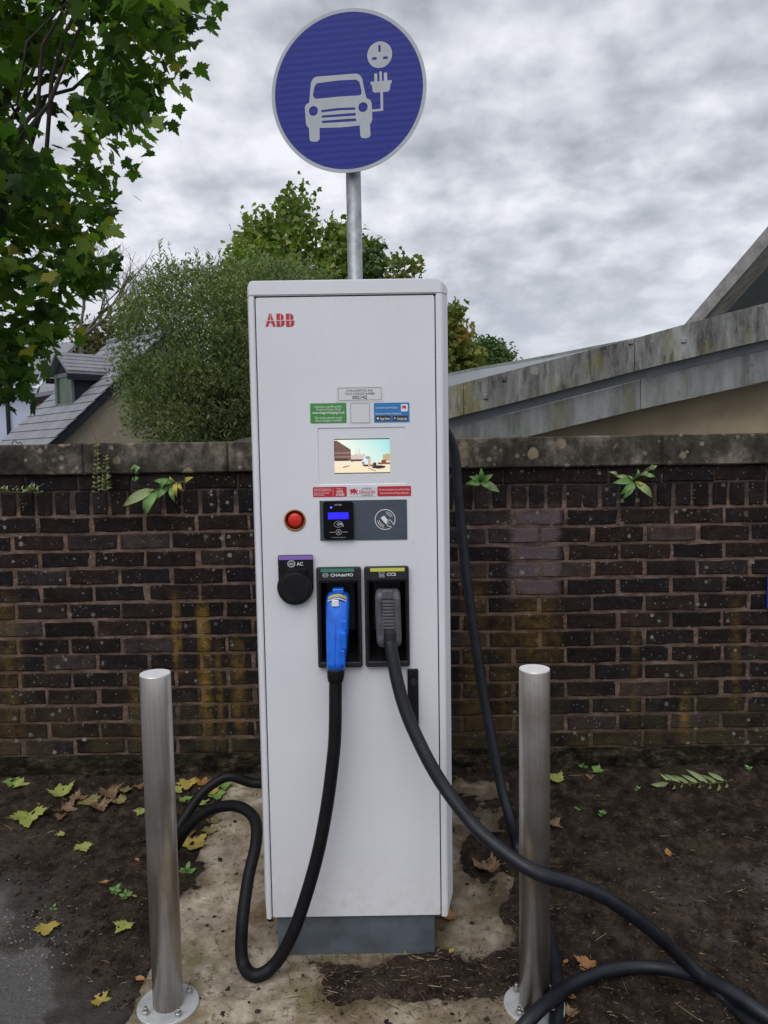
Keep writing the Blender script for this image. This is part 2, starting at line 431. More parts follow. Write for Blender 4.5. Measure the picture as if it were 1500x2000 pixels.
M['pgrey'] = mat('pale_print', (0.45, 0.47, 0.50), 0.45)
M['sticker'] = mat('clear_vinyl', (0.66, 0.66, 0.69), 0.35)
M['violet'] = mat('violet_print', (0.25, 0.14, 0.50), 0.4)
M['teal'] = mat('teal_print', (0.05, 0.22, 0.14), 0.4)
M['lime'] = mat('lime_print', (0.60, 0.60, 0.09), 0.4)
M['cream'] = mat('cream_print', (0.60, 0.52, 0.22), 0.4)
M['lcd'] = mat('blue_lcd', (0.015, 0.012, 0.75), 0.3, emit=1.0)
M['led'] = mat('blue_led', (0.05, 0.06, 1.0), 0.3, emit=3.0)
M['galv'] = mat('galvanised_steel', (0.30, 0.32, 0.34), 0.45, metal=0.55, var=0.3, vs=30, bump=0.05, bs=80)
M['zinc'] = mat('zinc_plate', (0.48, 0.49, 0.50), 0.5, metal=0.3, var=0.2, vs=25, bump=0.1, bs=120)
M['cap'] = mat('sky_bright_satin_cap', (0.80, 0.79, 0.79), 0.45, metal=0.35, var=0.08, vs=60)  # paler than the post: sky reflection put into the base colour
M['skylit_fascia'] = mat('skylit_weathered_concrete', (0.30, 0.295, 0.28), 0.9, var=0.35, vs=6.0, bump=0.3, bs=30)  # paler base colour stands in for skylight on the raking edge
M['bolt'] = mat('steel_bolt', (0.42, 0.41, 0.40), 0.35, metal=0.9, var=0.3, vs=60)
M['slate'] = mat('roof_slate', (0.20, 0.207, 0.23), 0.6, var=0.22, vs=3.5, bump=0.2, bs=20)
M['slatedark'] = mat('dark_slate_hanging', (0.022, 0.024, 0.033), 0.7, spec=0.15, var=0.3, vs=6, bump=0.2, bs=25)
M['render'] = mat('tan_render', (0.30, 0.255, 0.195), 0.92, var=0.14, vs=2.5, bump=0.3, bs=60)
M['cream_render'] = mat('cream_render', (0.36, 0.29, 0.195), 0.92, var=0.14, vs=3.5, bump=0.25, bs=80)
M['lavender'] = mat('pale_blue_render', (0.48, 0.52, 0.68), 0.9, var=0.06, vs=2.0)
M['gutter'] = mat('grey_gutter_metal', (0.19, 0.205, 0.225), 0.5, var=0.15, vs=4)
M['soffit'] = mat('dark_soffit_board', (0.26, 0.27, 0.31), 0.6, var=0.15, vs=3)
M['soffit_conc'] = mat('stained_soffit', (0.40, 0.38, 0.36), 0.9, var=0.4, vs=4.0, bump=0.3, bs=20)
M['frame'] = mat('grey_window_frame', (0.10, 0.115, 0.12), 0.5)
M['pane'] = mat('window_glass', (0.035, 0.085, 0.035), 0.15, var=0.4, vs=5, spec=0.25)  # green reflection put into the pane's base colour
M['bark'] = mat('bark', (0.055, 0.045, 0.038), 0.9, var=0.4, vs=15, bump=0.5, bs=60)
M['greybark'] = mat('grey_bark', (0.13, 0.115, 0.10), 0.9, var=0.3, vs=15, bump=0.4, bs=60)
M['meadow'] = mat('rough_grass', (0.045, 0.06, 0.022), 0.95, var=0.4, vs=2.0, bump=0.4, bs=15)
M['stem'] = mat('green_stem', (0.10, 0.12, 0.04), 0.7, var=0.3, vs=40)
M['redstem'] = mat('red_stem', (0.17, 0.075, 0.045), 0.7, var=0.3, vs=40)
M['stone'] = mat('pale_gravel', (0.20, 0.19, 0.18), 0.9, var=0.45, vs=40, bump=0.3, bs=150)
M['crumb'] = mat('soil_crumb', (0.036, 0.026, 0.020), 0.95, spec=0.1, var=0.6, vs=40, bump=0.6, bs=200)
M['wire'] = mat('rusty_wire', (0.03, 0.028, 0.026), 0.7)
M['feather'] = mat('black_feather', (0.012, 0.012, 0.014), 0.6)


def sign_blue():
    m, nt, b = new_mat('reflective_blue_sheet')
    P, X, Y, Z = pos_nodes(nt)
    wv = nd(nt, 'ShaderNodeTexWave', {'Vector': P, 'Scale': 13.0, 'Distortion': 1.2, 'Detail': 2.0, 'Detail Scale': 2.0}, wave_type='BANDS', bands_direction='Z')
    c = ramp(nt, wv.outputs[1], [(0.0, (0.018, 0.026, 0.20)), (1.0, (0.028, 0.038, 0.25))])
    nt.links.new(c, b.inputs['Base Color']); b.inputs['Roughness'].default_value = 0.5; b.inputs['Specular IOR Level'].default_value = 0.2
    return m


M['signblue'] = sign_blue()
M['signgrey'] = mat('sign_glyph', (0.36, 0.39, 0.42), 0.5, var=0.06, vs=30)

LM = {}
LM['maple'] = leaf_material('maple_leaf', [(0.0, (0.030, 0.060, 0.018)), (0.35, (0.062, 0.115, 0.026)), (0.65, (0.118, 0.185, 0.036)), (0.9, (0.215, 0.28, 0.05)), (1.0, (0.33, 0.28, 0.04))], 0.52)
LM['willow'] = leaf_material('willow_leaf', [(0.0, (0.085, 0.118, 0.045)), (0.5, (0.165, 0.21, 0.085)), (0.85, (0.25, 0.295, 0.12)), (1.0, (0.28, 0.28, 0.08))], 0.25)
LM['sycamore'] = leaf_material('sycamore_leaf', [(0.0, (0.070, 0.105, 0.026)), (0.45, (0.135, 0.185, 0.038)), (0.8, (0.225, 0.265, 0.05)), (1.0, (0.30, 0.30, 0.06))], 0.35)
LM['autumn'] = leaf_material('turning_leaf', [(0.0, (0.085, 0.12, 0.03)), (0.55, (0.19, 0.20, 0.045)), (1.0, (0.28, 0.16, 0.05))], 0.35)
LM['fargreen'] = leaf_material('far_leaf', [(0.0, (0.05, 0.09, 0.03)), (0.6, (0.09, 0.145, 0.045)), (1.0, (0.10, 0.13, 0.04))], 0.3)
LM['farbrown'] = leaf_material('far_olive_leaf', [(0.0, (0.06, 0.062, 0.025)), (0.6, (0.105, 0.10, 0.04)), (1.0, (0.15, 0.11, 0.05))], 0.3)


def flat_leaf(name, c1, c2, trans=0.25):
    m, nt, b = new_mat(name)
    P, X, Y, Z = pos_nodes(nt)
    c = ramp(nt, noise(nt, P, 45.0, 5.0, 0.65), [(0.38, c1), (0.62, c2)])
    nt.links.new(c, b.inputs['Base Color']); b.inputs['Roughness'].default_value = 0.55
    tr = nd(nt, 'ShaderNodeBsdfTranslucent', {'Color': c})
    mx = nd(nt, 'ShaderNodeMixShader', {0: trans, 1: b, 2: tr})
    out = next(n for n in nt.nodes if n.type == 'OUTPUT_MATERIAL'); nt.links.new(mx.outputs[0], out.inputs[0])
    return m


FL = {
    'green': flat_leaf('fallen_green', (0.16, 0.30, 0.06), (0.24, 0.36, 0.10)),
    'lime': flat_leaf('fallen_lime', (0.28, 0.36, 0.08), (0.40, 0.42, 0.12)),
    'yellow': flat_leaf('fallen_yellow', (0.40, 0.30, 0.05), (0.46, 0.38, 0.10)),
    'orange': flat_leaf('fallen_orange', (0.36, 0.16, 0.05), (0.44, 0.22, 0.09)),
    'brown': flat_leaf('fallen_brown', (0.13, 0.075, 0.04), (0.27, 0.175, 0.10)),
    'olive': flat_leaf('fallen_olive', (0.20, 0.19, 0.07), (0.30, 0.25, 0.10)),
    'fresh': flat_leaf('fresh_leaf', (0.12, 0.27, 0.06), (0.20, 0.36, 0.11)),
    'sage': flat_leaf('sage_leaf', (0.25, 0.33, 0.13), (0.33, 0.40, 0.18)),
    'gold': flat_leaf('gold_leaf', (0.40, 0.36, 0.04), (0.50, 0.44, 0.06)),
    'weed': flat_leaf('weed_leaf', (0.13, 0.17, 0.06), (0.22, 0.24, 0.09)),
}


# ------------------------------------------------------------------ mesh helpers
def link(o, parent=None):
    COL.objects.link(o)
    if parent is not None:
        o.parent = parent
    return o


def obj(name, me, m, parent=None, smooth=False):
    if isinstance(me, bmesh.types.BMesh):
        bm = me; me = bpy.data.meshes.new(name); bm.to_mesh(me); bm.free()
    if m is not None:
        me.materials.clear(); me.materials.append(m)
    if smooth:
        me.polygons.foreach_set('use_smooth', [True] * len(me.polygons)); me.update()
    o = bpy.data.objects.new(name, me)
    return link(o, parent)


def empty(name, label, cat, group=None, loc=(0, 0, 0)):
    o = bpy.data.objects.new(name, None); o.empty_display_size = 0.1
    COL.objects.link(o)
    return tag(o, label, cat, group)


def tag(o, label, cat, group=None):
    o['label'] = label; o['category'] = cat
    if group:
        o['group'] = group
    return o


def structure(o, label=None):
    o['kind'] = 'structure'
    if label:
        o['label'] = label
    return o


def add_box(bm, x0, x1, y0, y1, z0, z1):
    vs = [bm.verts.new(p) for p in ((x0, y0, z0), (x1, y0, z0), (x1, y1, z0), (x0, y1, z0), (x0, y0, z1), (x1, y0, z1), (x1, y1, z1), (x0, y1, z1))]
    for f in ((3, 2, 1, 0), (4, 5, 6, 7), (0, 1, 5, 4), (1, 2, 6, 5), (2, 3, 7, 6), (3, 0, 4, 7)):
        bm.faces.new([vs[i] for i in f])
    return vs


def box(x0, x1, y0, y1, z0, z1, bev=0.0, seg=2):
    bm = bmesh.new(); add_box(bm, min(x0, x1), max(x0, x1), y0, y1, min(z0, z1), max(z0, z1))
    if bev:
        bmesh.ops.bevel(bm, geom=bm.edges[:], offset=bev, segments=seg, affect='EDGES', profile=0.5)
    return bm


def rrect(x0, z0, x1, z1, r=0.0, n=5):
    x0, x1 = min(x0, x1), max(x0, x1); z0, z1 = min(z0, z1), max(z0, z1)
    if r <= 0:
        return [(x0, z0), (x1, z0), (x1, z1), (x0, z1)]
    out = []
    for cx_, cz_, a0 in ((x1 - r, z0 + r, -90), (x1 - r, z1 - r, 0), (x0 + r, z1 - r, 90), (x0 + r, z0 + r, 180)):
        for i in range(n + 1):
            a = R(a0 + 90 * i / n); out.append((cx_ + r * math.cos(a), cz_ + r * math.sin(a)))
    return out


def circ(cx_, cz_, rx, rz=None, n=32):
    rz = rz or rx
    return [(cx_ + rx * math.cos(2 * math.pi * i / n), cz_ + rz * math.sin(2 * math.pi * i / n)) for i in range(n)]


def flat(loops, y0, y1, bev=0.0):
    """outlines with holes in the X-Z plane made solid between y0 (front) and y1"""
    cu = bpy.data.curves.new('t', 'CURVE'); cu.dimensions = '2D'; cu.fill_mode = 'BOTH'
    for lp in loops:
        s = cu.splines.new('POLY'); s.points.add(len(lp) - 1)
        for p, q in zip(s.points, lp):
            p.co = (q[0], q[1], 0, 1)
        s.use_cyclic_u = True
    h = (y1 - y0) / 2
    cu.extrude = max(h - bev, 0.0)
    if bev:
        cu.bevel_depth = bev; cu.bevel_resolution = 2; cu.offset = -bev
    o = bpy.data.objects.new('t', cu)
    me = bpy.data.meshes.new_from_object(o)
    bpy.data.objects.remove(o); bpy.data.curves.remove(cu)
    ym = (y0 + y1) / 2
    for v in me.vertices:
        x, y, z = v.co
        v.co = (x, ym - z, y)
    me.update()
    return me


def text(s, x0, x1, zc, h, y, bold=0.0, thick=0.0003):
    """one line of lettering fitted between x0 and x1, centred on zc, cap height h"""
    cu = bpy.data.curves.new('t', 'FONT'); cu.body = s; cu.offset = bold * 0.5; cu.extrude = 0.0; cu.resolution_u = 3
    o = bpy.data.objects.new('t', cu)
    me = bpy.data.meshes.new_from_object(o)
    bpy.data.objects.remove(o); bpy.data.curves.remove(cu)
    n = len(me.vertices); co = np.empty(n * 3); me.vertices.foreach_get('co', co); co = co.reshape(-1, 3)
    mn, mx = co.min(0), co.max(0)
    sx = (x1 - x0) / (mx[0] - mn[0]); sz = h / 0.70
    out = np.stack([x0 + (co[:, 0] - mn[0]) * sx, np.full(n, y), zc + (co[:, 1] - 0.35) * sz], 1)
    me.vertices.foreach_set('co', out.ravel()); me.update()
    return me


def join(meshes):
    bm = bmesh.new()
    for me in meshes:
        bm.from_mesh(me); bpy.data.meshes.remove(me)
    return bm


def catmull(pts, n=10):
    P = [pts[0] * 2 - pts[1]] + list(pts) + [pts[-1] * 2 - pts[-2]]
    out = []
    for i in range(1, len(P) - 2):
        p0, p1, p2, p3 = P[i - 1:i + 3]
        for k in range(n):
            t = k / n
            out.append(0.5 * ((2 * p1) + (p2 - p0) * t + (2 * p0 - 5 * p1 + 4 * p2 - p3) * t * t + (3 * p1 - p0 - 3 * p2 + p3) * t ** 3))
    out.append(P[-2]); return out


def add_tube(bm, pts, rad, seg=12, caps=True):
    rings = []; up = None
    for i, p in enumerate(pts):
        d = (pts[min(i + 1, len(pts) - 1)] - pts[max(i - 1, 0)]).normalized()
        if up is None:
            up = d.orthogonal().normalized()
        up = (up - d * up.dot(d)).normalized(); sd = d.cross(up)
        r = rad(i / max(len(pts) - 1, 1)) if callable(rad) else rad
        rings.append([bm.verts.new(p + (up * math.cos(2 * math.pi * k / seg) + sd * math.sin(2 * math.pi * k / seg)) * r) for k in range(seg)])
    for a, b in zip(rings, rings[1:]):
        for k in range(seg):
            bm.faces.new((a[k], a[(k + 1) % seg], b[(k + 1) % seg], b[k]))
    if caps:
        bm.faces.new(rings[0][::-1]); bm.faces.new(rings[-1])


def tube(pts, rad, seg=12):
    bm = bmesh.new(); add_tube(bm, pts, rad, seg); return bm


def lathe(prof, c, seg=32):
    """(r, z) profile turned about the vertical through c"""
    bm = bmesh.new(); rings = []
    for r, z in prof:
        rings.append([bm.verts.new((c[0] + r * math.cos(2 * math.pi * k / seg), c[1] + r * math.sin(2 * math.pi * k / seg), c[2] + z)) for k in range(seg)])
    for a, b in zip(rings, rings[1:]):
        for k in range(seg):
            bm.faces.new((a[k], a[(k + 1) % seg], b[(k + 1) % seg], b[k]))
    bm.faces.new(rings[0][::-1]); bm.faces.new(rings[-1])
    return bm


def poly_prism(pts, off):
    """closed solid: polygon pts (3-D) pushed by vector off"""
    bm = bmesh.new(); a = [bm.verts.new(p) for p in pts]; b = [bm.verts.new(p + off) for p in pts]
    bm.faces.new(a); bm.faces.new(b[::-1]); n = len(a)
    for i in range(n):
        bm.faces.new((a[i], b[i], b[(i + 1) % n], a[(i + 1) % n]))
    bmesh.ops.recalc_face_normals(bm, faces=bm.faces[:])
    return bm


# ------------------------------------------------------------------ ground
pad_px = [(452, 1522), (1002, 1514), (1022, 2000), (1030, 2100), (205, 2100), (249, 1990)]
pad_pts = [grd(*p) for p in pad_px]
pad_pts[0].y = min(pad_pts[0].y, YW - 0.06); pad_pts[1].y = min(pad_pts[1].y, YW - 0.06)


def in_poly(x, y, poly):
    c = False; n = len(poly); j = n - 1
    for i in range(n):
        xi, yi = poly[i][0], poly[i][1]; xj, yj = poly[j][0], poly[j][1]
        if (yi > y) != (yj > y) and x < (xj - xi) * (y - yi) / (yj - yi) + xi:
            c = not c
        j = i
    return c


def edge_dist(x, y, poly):
    best = 1e9; n = len(poly)
    for i in range(n):
        ax, ay = poly[i][0], poly[i][1]; bx, by = poly[(i + 1) % n][0], poly[(i + 1) % n][1]
        dx, dy = bx - ax, by - ay; L = dx * dx + dy * dy
        t = 0 if L == 0 else min(1, max(0, ((x - ax) * dx + (y - ay) * dy) / L))
        d = math.hypot(x - ax - t * dx, y - ay - t * dy); best = min(best, d)
    return best


def fbm(x, y, s, o=4, seed=0.0):
    return mnoise.fractal(Vector((x * s, y * s, seed)), 1.0, 2.0, o)


PADZ = 0.012


def pad_dirt(x, y):
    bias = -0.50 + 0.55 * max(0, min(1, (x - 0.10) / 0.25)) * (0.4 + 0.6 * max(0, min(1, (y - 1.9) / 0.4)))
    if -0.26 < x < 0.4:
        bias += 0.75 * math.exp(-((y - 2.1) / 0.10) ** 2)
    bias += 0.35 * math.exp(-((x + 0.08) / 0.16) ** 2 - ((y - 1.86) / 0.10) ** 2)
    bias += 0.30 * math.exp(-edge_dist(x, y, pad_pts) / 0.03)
    return bias + 0.75 * fbm(x, y, 5.0, 5, 3.0)


def soil_z(x, y):
    z = gz(x, y)
    tar = max(0.0, min(1.0, (-0.72 - x + (1.9 - y) * 0.5) / 0.3)) if y < 2.4 else 0.0
    amp = 1.0 - 0.75 * tar
    lump = 0.018 * fbm(x, y, 4.0, 4, 1.0) + 0.015 * abs(fbm(x, y, 13.0, 3, 5.0)) + 0.008 * fbm(x, y, 36.0, 2, 9.0)
    if y < 1.4:
        return z + lump * 0.1 * amp
    inside = in_poly(x, y, pad_pts)
    if inside:
        v = pad_dirt(x, y)
        return z + PADZ + max(-0.012, min(0.014, v * 0.016)) + 0.003 * fbm(x, y, 40.0, 2, 9.0)
    d = edge_dist(x, y, pad_pts)
    rise = 0.5 + 0.5 * (1 if x > 0.2 else 0)
    return z + 0.004 + lump * amp + (0.012 * rise * math.exp(-d / 0.05) if y > 1.5 else 0) + 0.02 * max(0, 1 - abs(y - 3.24) / 0.12)


def axis(segs):
    out = []
    for a, b, n in segs:
        out += [a + (b - a) * i / n for i in range(n)]
    out.append(segs[-1][1]); return out


gx = axis([(-220, -12, 12), (-12, -2.3, 14), (-2.3, 2.3, 230), (2.3, 12, 14), (12, 220, 12)])
gy = axis([(-120, -8, 10), (-8, 1.35, 14), (1.35, 3.4, 110)])
bm = bmesh.new(); grid = [[bm.verts.new((x, y, soil_z(x, y) if abs(x) < 3 and y > 0.5 else 0.0)) for x in gx] for y in gy]
for j in range(len(gy) - 1):
    for i in range(len(gx) - 1):
        bm.faces.new((grid[j][i], grid[j][i + 1], grid[j + 1][i + 1], grid[j + 1][i]))
structure(obj('ground', bm, M['soil'], smooth=True))
bm = bmesh.new()
vs = [bm.verts.new(p) for p in ((-900, YW + 0.28, -2.6), (900, YW + 0.28, -2.6), (900, 1500, -2.6), (-900, 1500, -2.6))]
bm.faces.new(vs); bmesh.ops.subdivide_edges(bm, edges=bm.edges[:], cuts=6, use_grid_fill=True)
structure(obj('terrain', bm, M['meadow']))
# earth bank holding up the car park behind the wall
structure(obj('bank', box(-60, 60, YW + 0.10, YW + 0.29, -2.61, -0.05), M['soil']))

# pad: a slab with a chipped edge
edge = []
for i in range(len(pad_pts)):
    a, b_ = pad_pts[i], pad_pts[(i + 1) % len(pad_pts)]
    n = max(2, int((b_ - a).length / 0.03))
    for k in range(n):
        p = a.lerp(b_, k / n); w = 0.010 * fbm(p.x, p.y, 16.0, 3, 2.0)
        edge.append(Vector((p.x + w, p.y + w, 0)))
bm = bmesh.new()
bm.faces.new([bm.verts.new((p.x, p.y, 0)) for p in edge])
for k in range(1, 70):
    yk = 1.5 + k * .026
    bmesh.ops.bisect_plane(bm, geom=bm.verts[:] + bm.edges[:] + bm.faces[:], plane_co=(0, yk, 0), plane_no=(0, 1, 0))
for k in range(60):
    xk = -.9 + k * .027
    bmesh.ops.bisect_plane(bm, geom=bm.verts[:] + bm.edges[:] + bm.faces[:], plane_co=(xk, 0, 0), plane_no=(1, 0, 0))
rim = [e for e in bm.edges if e.is_boundary]
low = bmesh.ops.extrude_edge_only(bm, edges=rim)['geom']; lowv = {v for v in low if isinstance(v, bmesh.types.BMVert)}
for v in bm.verts:
    v.co.z = -0.12 if v in lowv else gz(v.co.x, v.co.y) + PADZ + .0015 * fbm(v.co.x, v.co.y, 9.0, 3, 4.0)
bmesh.ops.recalc_face_normals(bm, faces=bm.faces[:])
me = bpy.data.meshes.new('concrete_pad'); bm.to_mesh(me); bm.free()
da = me.attributes.new('dirt', 'FLOAT', 'POINT')
da.data.foreach_set('value', [max(0.0, min(1.0, (pad_dirt(v.co.x, v.co.y) + .50) / .75)) for v in me.vertices])
structure(obj('concrete_pad', me, M['pad']))

# ------------------------------------------------------------------ brick wall
zb0, zb1 = at(1200, 1459.5, YW).z, at(1200, 991, YW).z
zs1, zu1 = at(1200, 943, YW).z, at(1200, 912, YW).z
zc0, zc1 = zu1 + 0.004, at(1200, 850.5, YW).z
wall = empty('brick_wall', 'dark soot-stained brick wall with concrete coping behind the white charger', 'wall')
WX0, WX1 = -7.5, 7.5
bm = box(WX0, WX1, YW + 0.012, YW + 0.215, zb0 - 0.02, zu1)
mx_, mz_ = 300, 96; rows = []
for j in range(mz_ + 1):
    z = zb0 - .015 + (zu1 - zb0 + .012) * j / mz_; row = []
    for i in range(mx_ + 1):
        x = -2.6 + 5.2 * i / mx_
        row.append(bm.verts.new((x, YW + .0052 + .0030 * fbm(x, z, 7.0, 3, 21.0) + .0016 * fbm(x, z, 45.0, 2, 6.0), z)))
    rows.append(row)
for a, b_ in zip(rows, rows[1:]):
    for i in range(mx_):
        bm.faces.new((a[i], a[i + 1], b_[i + 1], b_[i]))
obj('mortar', bm, M['mortar'], wall)


def brick_mesh(L, H, seed, dep=0.09):
    r = random.Random(seed); bm = bmesh.new(); j = lambda k: r.uniform(-k, k)
    if L > H:
        o = [(0, 0), (L * .35, 0), (L * .7, 0), (L, 0), (L, H * .5), (L, H), (L * .66, H), (L * .3, H), (0, H), (0, H * .5)]
    else:
        o = [(0, 0), (L * .5, 0), (L, 0), (L, H * .33), (L, H * .66), (L, H), (L * .5, H), (0, H), (0, H * .66), (0, H * .33)]
    o = [(x + j(.0028), z + j(.0026)) for x, z in o]; cx_, cz_ = L / 2, H / 2
    f = [bm.verts.new((x + (.005 if x < cx_ else -.005) + j(.0015), j(.0014), z + (.0045 if z < cz_ else -.0045) + j(.0015))) for x, z in o]
    e = [bm.verts.new((x, .004 + j(.0012), z)) for x, z in o]; k_ = [bm.verts.new((x, dep, z)) for x, z in o]
    bm.faces.new(f); n = len(o)
    for a, b_ in ((f, e), (e, k_)):
        for i in range(n):
            bm.faces.new((a[i], b_[i], b_[(i + 1) % n], a[(i + 1) % n]))
    bmesh.ops.recalc_face_normals(bm, faces=bm.faces[:])
    me = bpy.data.meshes.new('brick'); bm.to_mesh(me); bm.free(); me.materials.append(M['brick'])
    return me


CHGT = (zb1 - zb0) / 14; PITX = 0.228
full = [brick_mesh(PITX - 0.0165, CHGT - 0.0135, s) for s in range(14)]
hdr = [brick_mesh(0.063, zs1 - zb1 - 0.008, 20 + s) for s in range(5)]
upr = [brick_mesh(PITX - 0.008, zu1 - zs1 - 0.006, 40 + s) for s in range(7)]
VX = 1.78
rest = bmesh.new()


def lay(meshes, x, z, y):
    me = rng.choice(meshes)
    if x > VX or x < -VX - 0.24:
        n0 = len(rest.verts); rest.from_mesh(me); rest.verts.ensure_lookup_table()
        bmesh.ops.translate(rest, verts=rest.verts[n0:], vec=(x, y, z)); return
    o = bpy.data.objects.new('brick', me); link(o, wall); o.location = (x, y, z)
    o.rotation_euler = (rng.gauss(0, .004), rng.gauss(0, .005), max(-.006, min(.006, rng.gauss(0, .003))))


x0w = at(28, 1062, YW).x
for c in range(14):
    z = zb0 + c * CHGT + 0.005
    off = x0w + (PITX / 2 if (13 - c) % 2 == 0 else 0)
    k0 = math.ceil((-4.2 - off) / PITX)
    for k in range(k0, int((4.2 - off) / PITX)):
        lay(full, off + k * PITX + rng.gauss(0, .002), z + rng.gauss(0, .0012), YW + max(-.003, min(.0015, rng.gauss(0, .0016))))
hp = 0.0785
for k in range(int(-4.2 / hp), int(4.2 / hp)):
    lay(hdr, k * hp + rng.gauss(0, .0018), zb1 + 0.004, YW - 0.003 + rng.gauss(0, .0018))
for k in range(int(-4.2 / PITX), int(4.2 / PITX)):
    lay(upr, k * PITX + 0.06 + rng.gauss(0, .002), zs1 + 0.003, YW - 0.001 + max(-.002, min(.002, rng.gauss(0, .0015))))
ro = obj('brickwork', rest, M['brick'], wall); ro['kind'] = 'stuff'
cop_joints = [at(p, 880, YW).x for p in (-310, 165, 446, 1003, 1290, 1760)]
cop_joints = [cop_joints[0] - 3.0, cop_joints[0] - 1.5] + cop_joints + [cop_joints[-1] + 1.2, cop_joints[-1] + 2.6]
for i, (a, b_) in enumerate(zip(cop_joints, cop_joints[1:])):
    bm = box(a + 0.003, b_ - 0.003, YW - 0.022, YW + 0.25, zc0, zc1, 0.006, 1)
    bmesh.ops.subdivide_edges(bm, edges=[e for e in bm.edges if abs(e.verts[0].co.x - e.verts[1].co.x) > 0.2], cuts=14)
    for v in bm.verts:
        v.co.z += 0.003 * fbm(v.co.x, v.co.y * 3, 6.0, 3, 11.0); v.co.y += 0.003 * fbm(v.co.x, v.co.z * 3, 7.0, 3, 4.0)
    obj('coping_stone', bm, M['coping'], wall)
obj('coping_joint', box(cop_joints[0], cop_joints[-1], YW - 0.012, YW + 0.24, zc0 + 0.003, zc1 - 0.008), M['mortar'], wall)
# rough concrete footing with a bulging, uneven face
bm = bmesh.new(); nx_, nz_ = 150, 7; rows = []
for j in range(nz_ + 1):
    row = []
    for i in range(nx_ + 1):
        x = -4.2 + 8.4 * i / nx_; t = j / nz_; z = -0.12 + (zb0 + 0.001 - (-0.12)) * t
        y = YW - 0.030 - 0.030 * (1 - t) + 0.016 * fbm(x, z * 2, 3.0, 4, 8.0) + 0.007 * fbm(x, z * 2, 15.0, 3, 2.0) + (0.03 if j == nz_ else 0.0) * 0.4
        row.append(bm.verts.new((x, y, z - (0.006 * abs(fbm(x, 0, 7.0, 3, 5.0)) if j == nz_ else 0))))
    row.append(bm.verts.new((4.2, YW + 0.2, z))); row.insert(0, bm.verts.new((-4.2, YW + 0.2, z)))
    rows.append(row)
for a, b_ in zip(rows, rows[1:]):
    for i in range(len(a) - 1):
        bm.faces.new((a[i], a[i + 1], b_[i + 1], b_[i]))
bm.faces.new(rows[-1][::1])
bmesh.ops.recalc_face_normals(bm, faces=bm.faces[:])
obj('footing', bm, M['footing'], wall, smooth=True)

# ------------------------------------------------------------------ charger cabinet
ch = empty('ev_charger', 'tall white electric car charging cabinet on a grey plinth with blue and grey plugs', 'charger')
x_l, x_r = D(481, 620)[0], D(876, 620)[0]           # outer sides
xd_l, xd_r = D(497.5, 620)[0], D(851, 620)[0]       # door edges
z_top = D(680, 544)[1]; z_dt = D(680, 576.5)[1]; z_db = D(690, 1790)[1]
YB = YC + 0.78
cl_, cr_ = x_l + 0.009, x_r - 0.019                 # where the front face turns into the side chamfers
g = 0.003
# door with real openings for the holsters, button and screen
hA = [D(624, 1134), D(704, 1290)]; hB = [D(717, 1132), D(796, 1288)]
scr = [D(621, 837), D(792, 944)]
estop = D(576, 1016); er = 0.0275
dl = [rrect(xd_l + g, z_db, xd_r - g, z_dt - g, 0.006), rrect(*hA[0], *hA[1]), rrect(*hB[0], *hB[1]), rrect(*scr[0], *scr[1], 0.003), circ(*estop, er)]
obj('door', flat(dl, YC, YC + 0.022, 0.002), M['white'], ch)
# front surround: two uprights and a head, each with a chamfered outer side


def upright(xa, xb, xc, side):
    # xa inner edge, xb front corner, xc outer side plane; tapered foot
    bm = bmesh.new(); rings = []
    zt = z_top - 0.020
    for (z, cut) in ((z_db - 0.004, 1.0), (z_db + 0.05, 0.0), (z_dt + 0.001, 0.0)):
        xo = xc + (xb - xc) * cut * 0.9
        ring = [(xa, YC - 0.004), (xb, YC - 0.004), (xo, YC + 0.030), (xo, YC + 0.16), (xa, YC + 0.16)]
        rings.append([bm.verts.new((x, y, z)) for x, y in ring])
    for a, b_ in zip(rings, rings[1:]):
        for k in range(5):
            bm.faces.new((a[k], a[(k + 1) % 5], b_[(k + 1) % 5], b_[k]))
    bm.faces.new(rings[0]); bm.faces.new(rings[-1][::-1])
    bmesh.ops.recalc_face_normals(bm, faces=bm.faces[:])
    bmesh.ops.bevel(bm, geom=[e for e in bm.edges if e.calc_face_angle(0) > 0.3], offset=0.0025, segments=2, affect='EDGES')
    return obj('side_trim', bm, M['white'], ch)


upright(xd_l, cl_, x_l, -1); upright(xd_r, cr_, x_r, 1)
# head: bevelled cap right across
bm = bmesh.new()
pf = [(x_l + 0.010, z_dt + 0.0012), (x_r - 0.019, z_dt + 0.0012), (x_r - 0.019, z_top - 0.012), (x_r - 0.028, z_top - 0.003), (x_l + 0.015, z_top - 0.003), (x_l + 0.010, z_top - 0.009)]
pb = [(x_l, z_dt + 0.0012), (x_r, z_dt + 0.0012), (x_r, z_top - 0.022), (x_r - 0.022, z_top), (x_l + 0.010, z_top), (x_l, z_top - 0.010)]
ra = [bm.verts.new((x, YC - 0.0042, z)) for x, z in pf]; rb = [bm.verts.new((x, YC + 0.030, z)) for x, z in pb]; rc = [bm.verts.new((x, YC + 0.16, z)) for x, z in pb]
for a, b_ in ((ra, rb), (rb, rc)):
    for k in range(6):
        bm.faces.new((a[k], a[(k + 1) % 6], b_[(k + 1) % 6], b_[k]))
bm.faces.new(ra); bm.faces.new(rc[::-1]); bmesh.ops.recalc_face_normals(bm, faces=bm.faces[:])
bmesh.ops.bevel(bm, geom=[e for e in bm.edges if e.calc_face_angle(0) > 0.3], offset=0.003, segments=2, affect='EDGES')
obj('head_trim', bm, M['white'], ch)
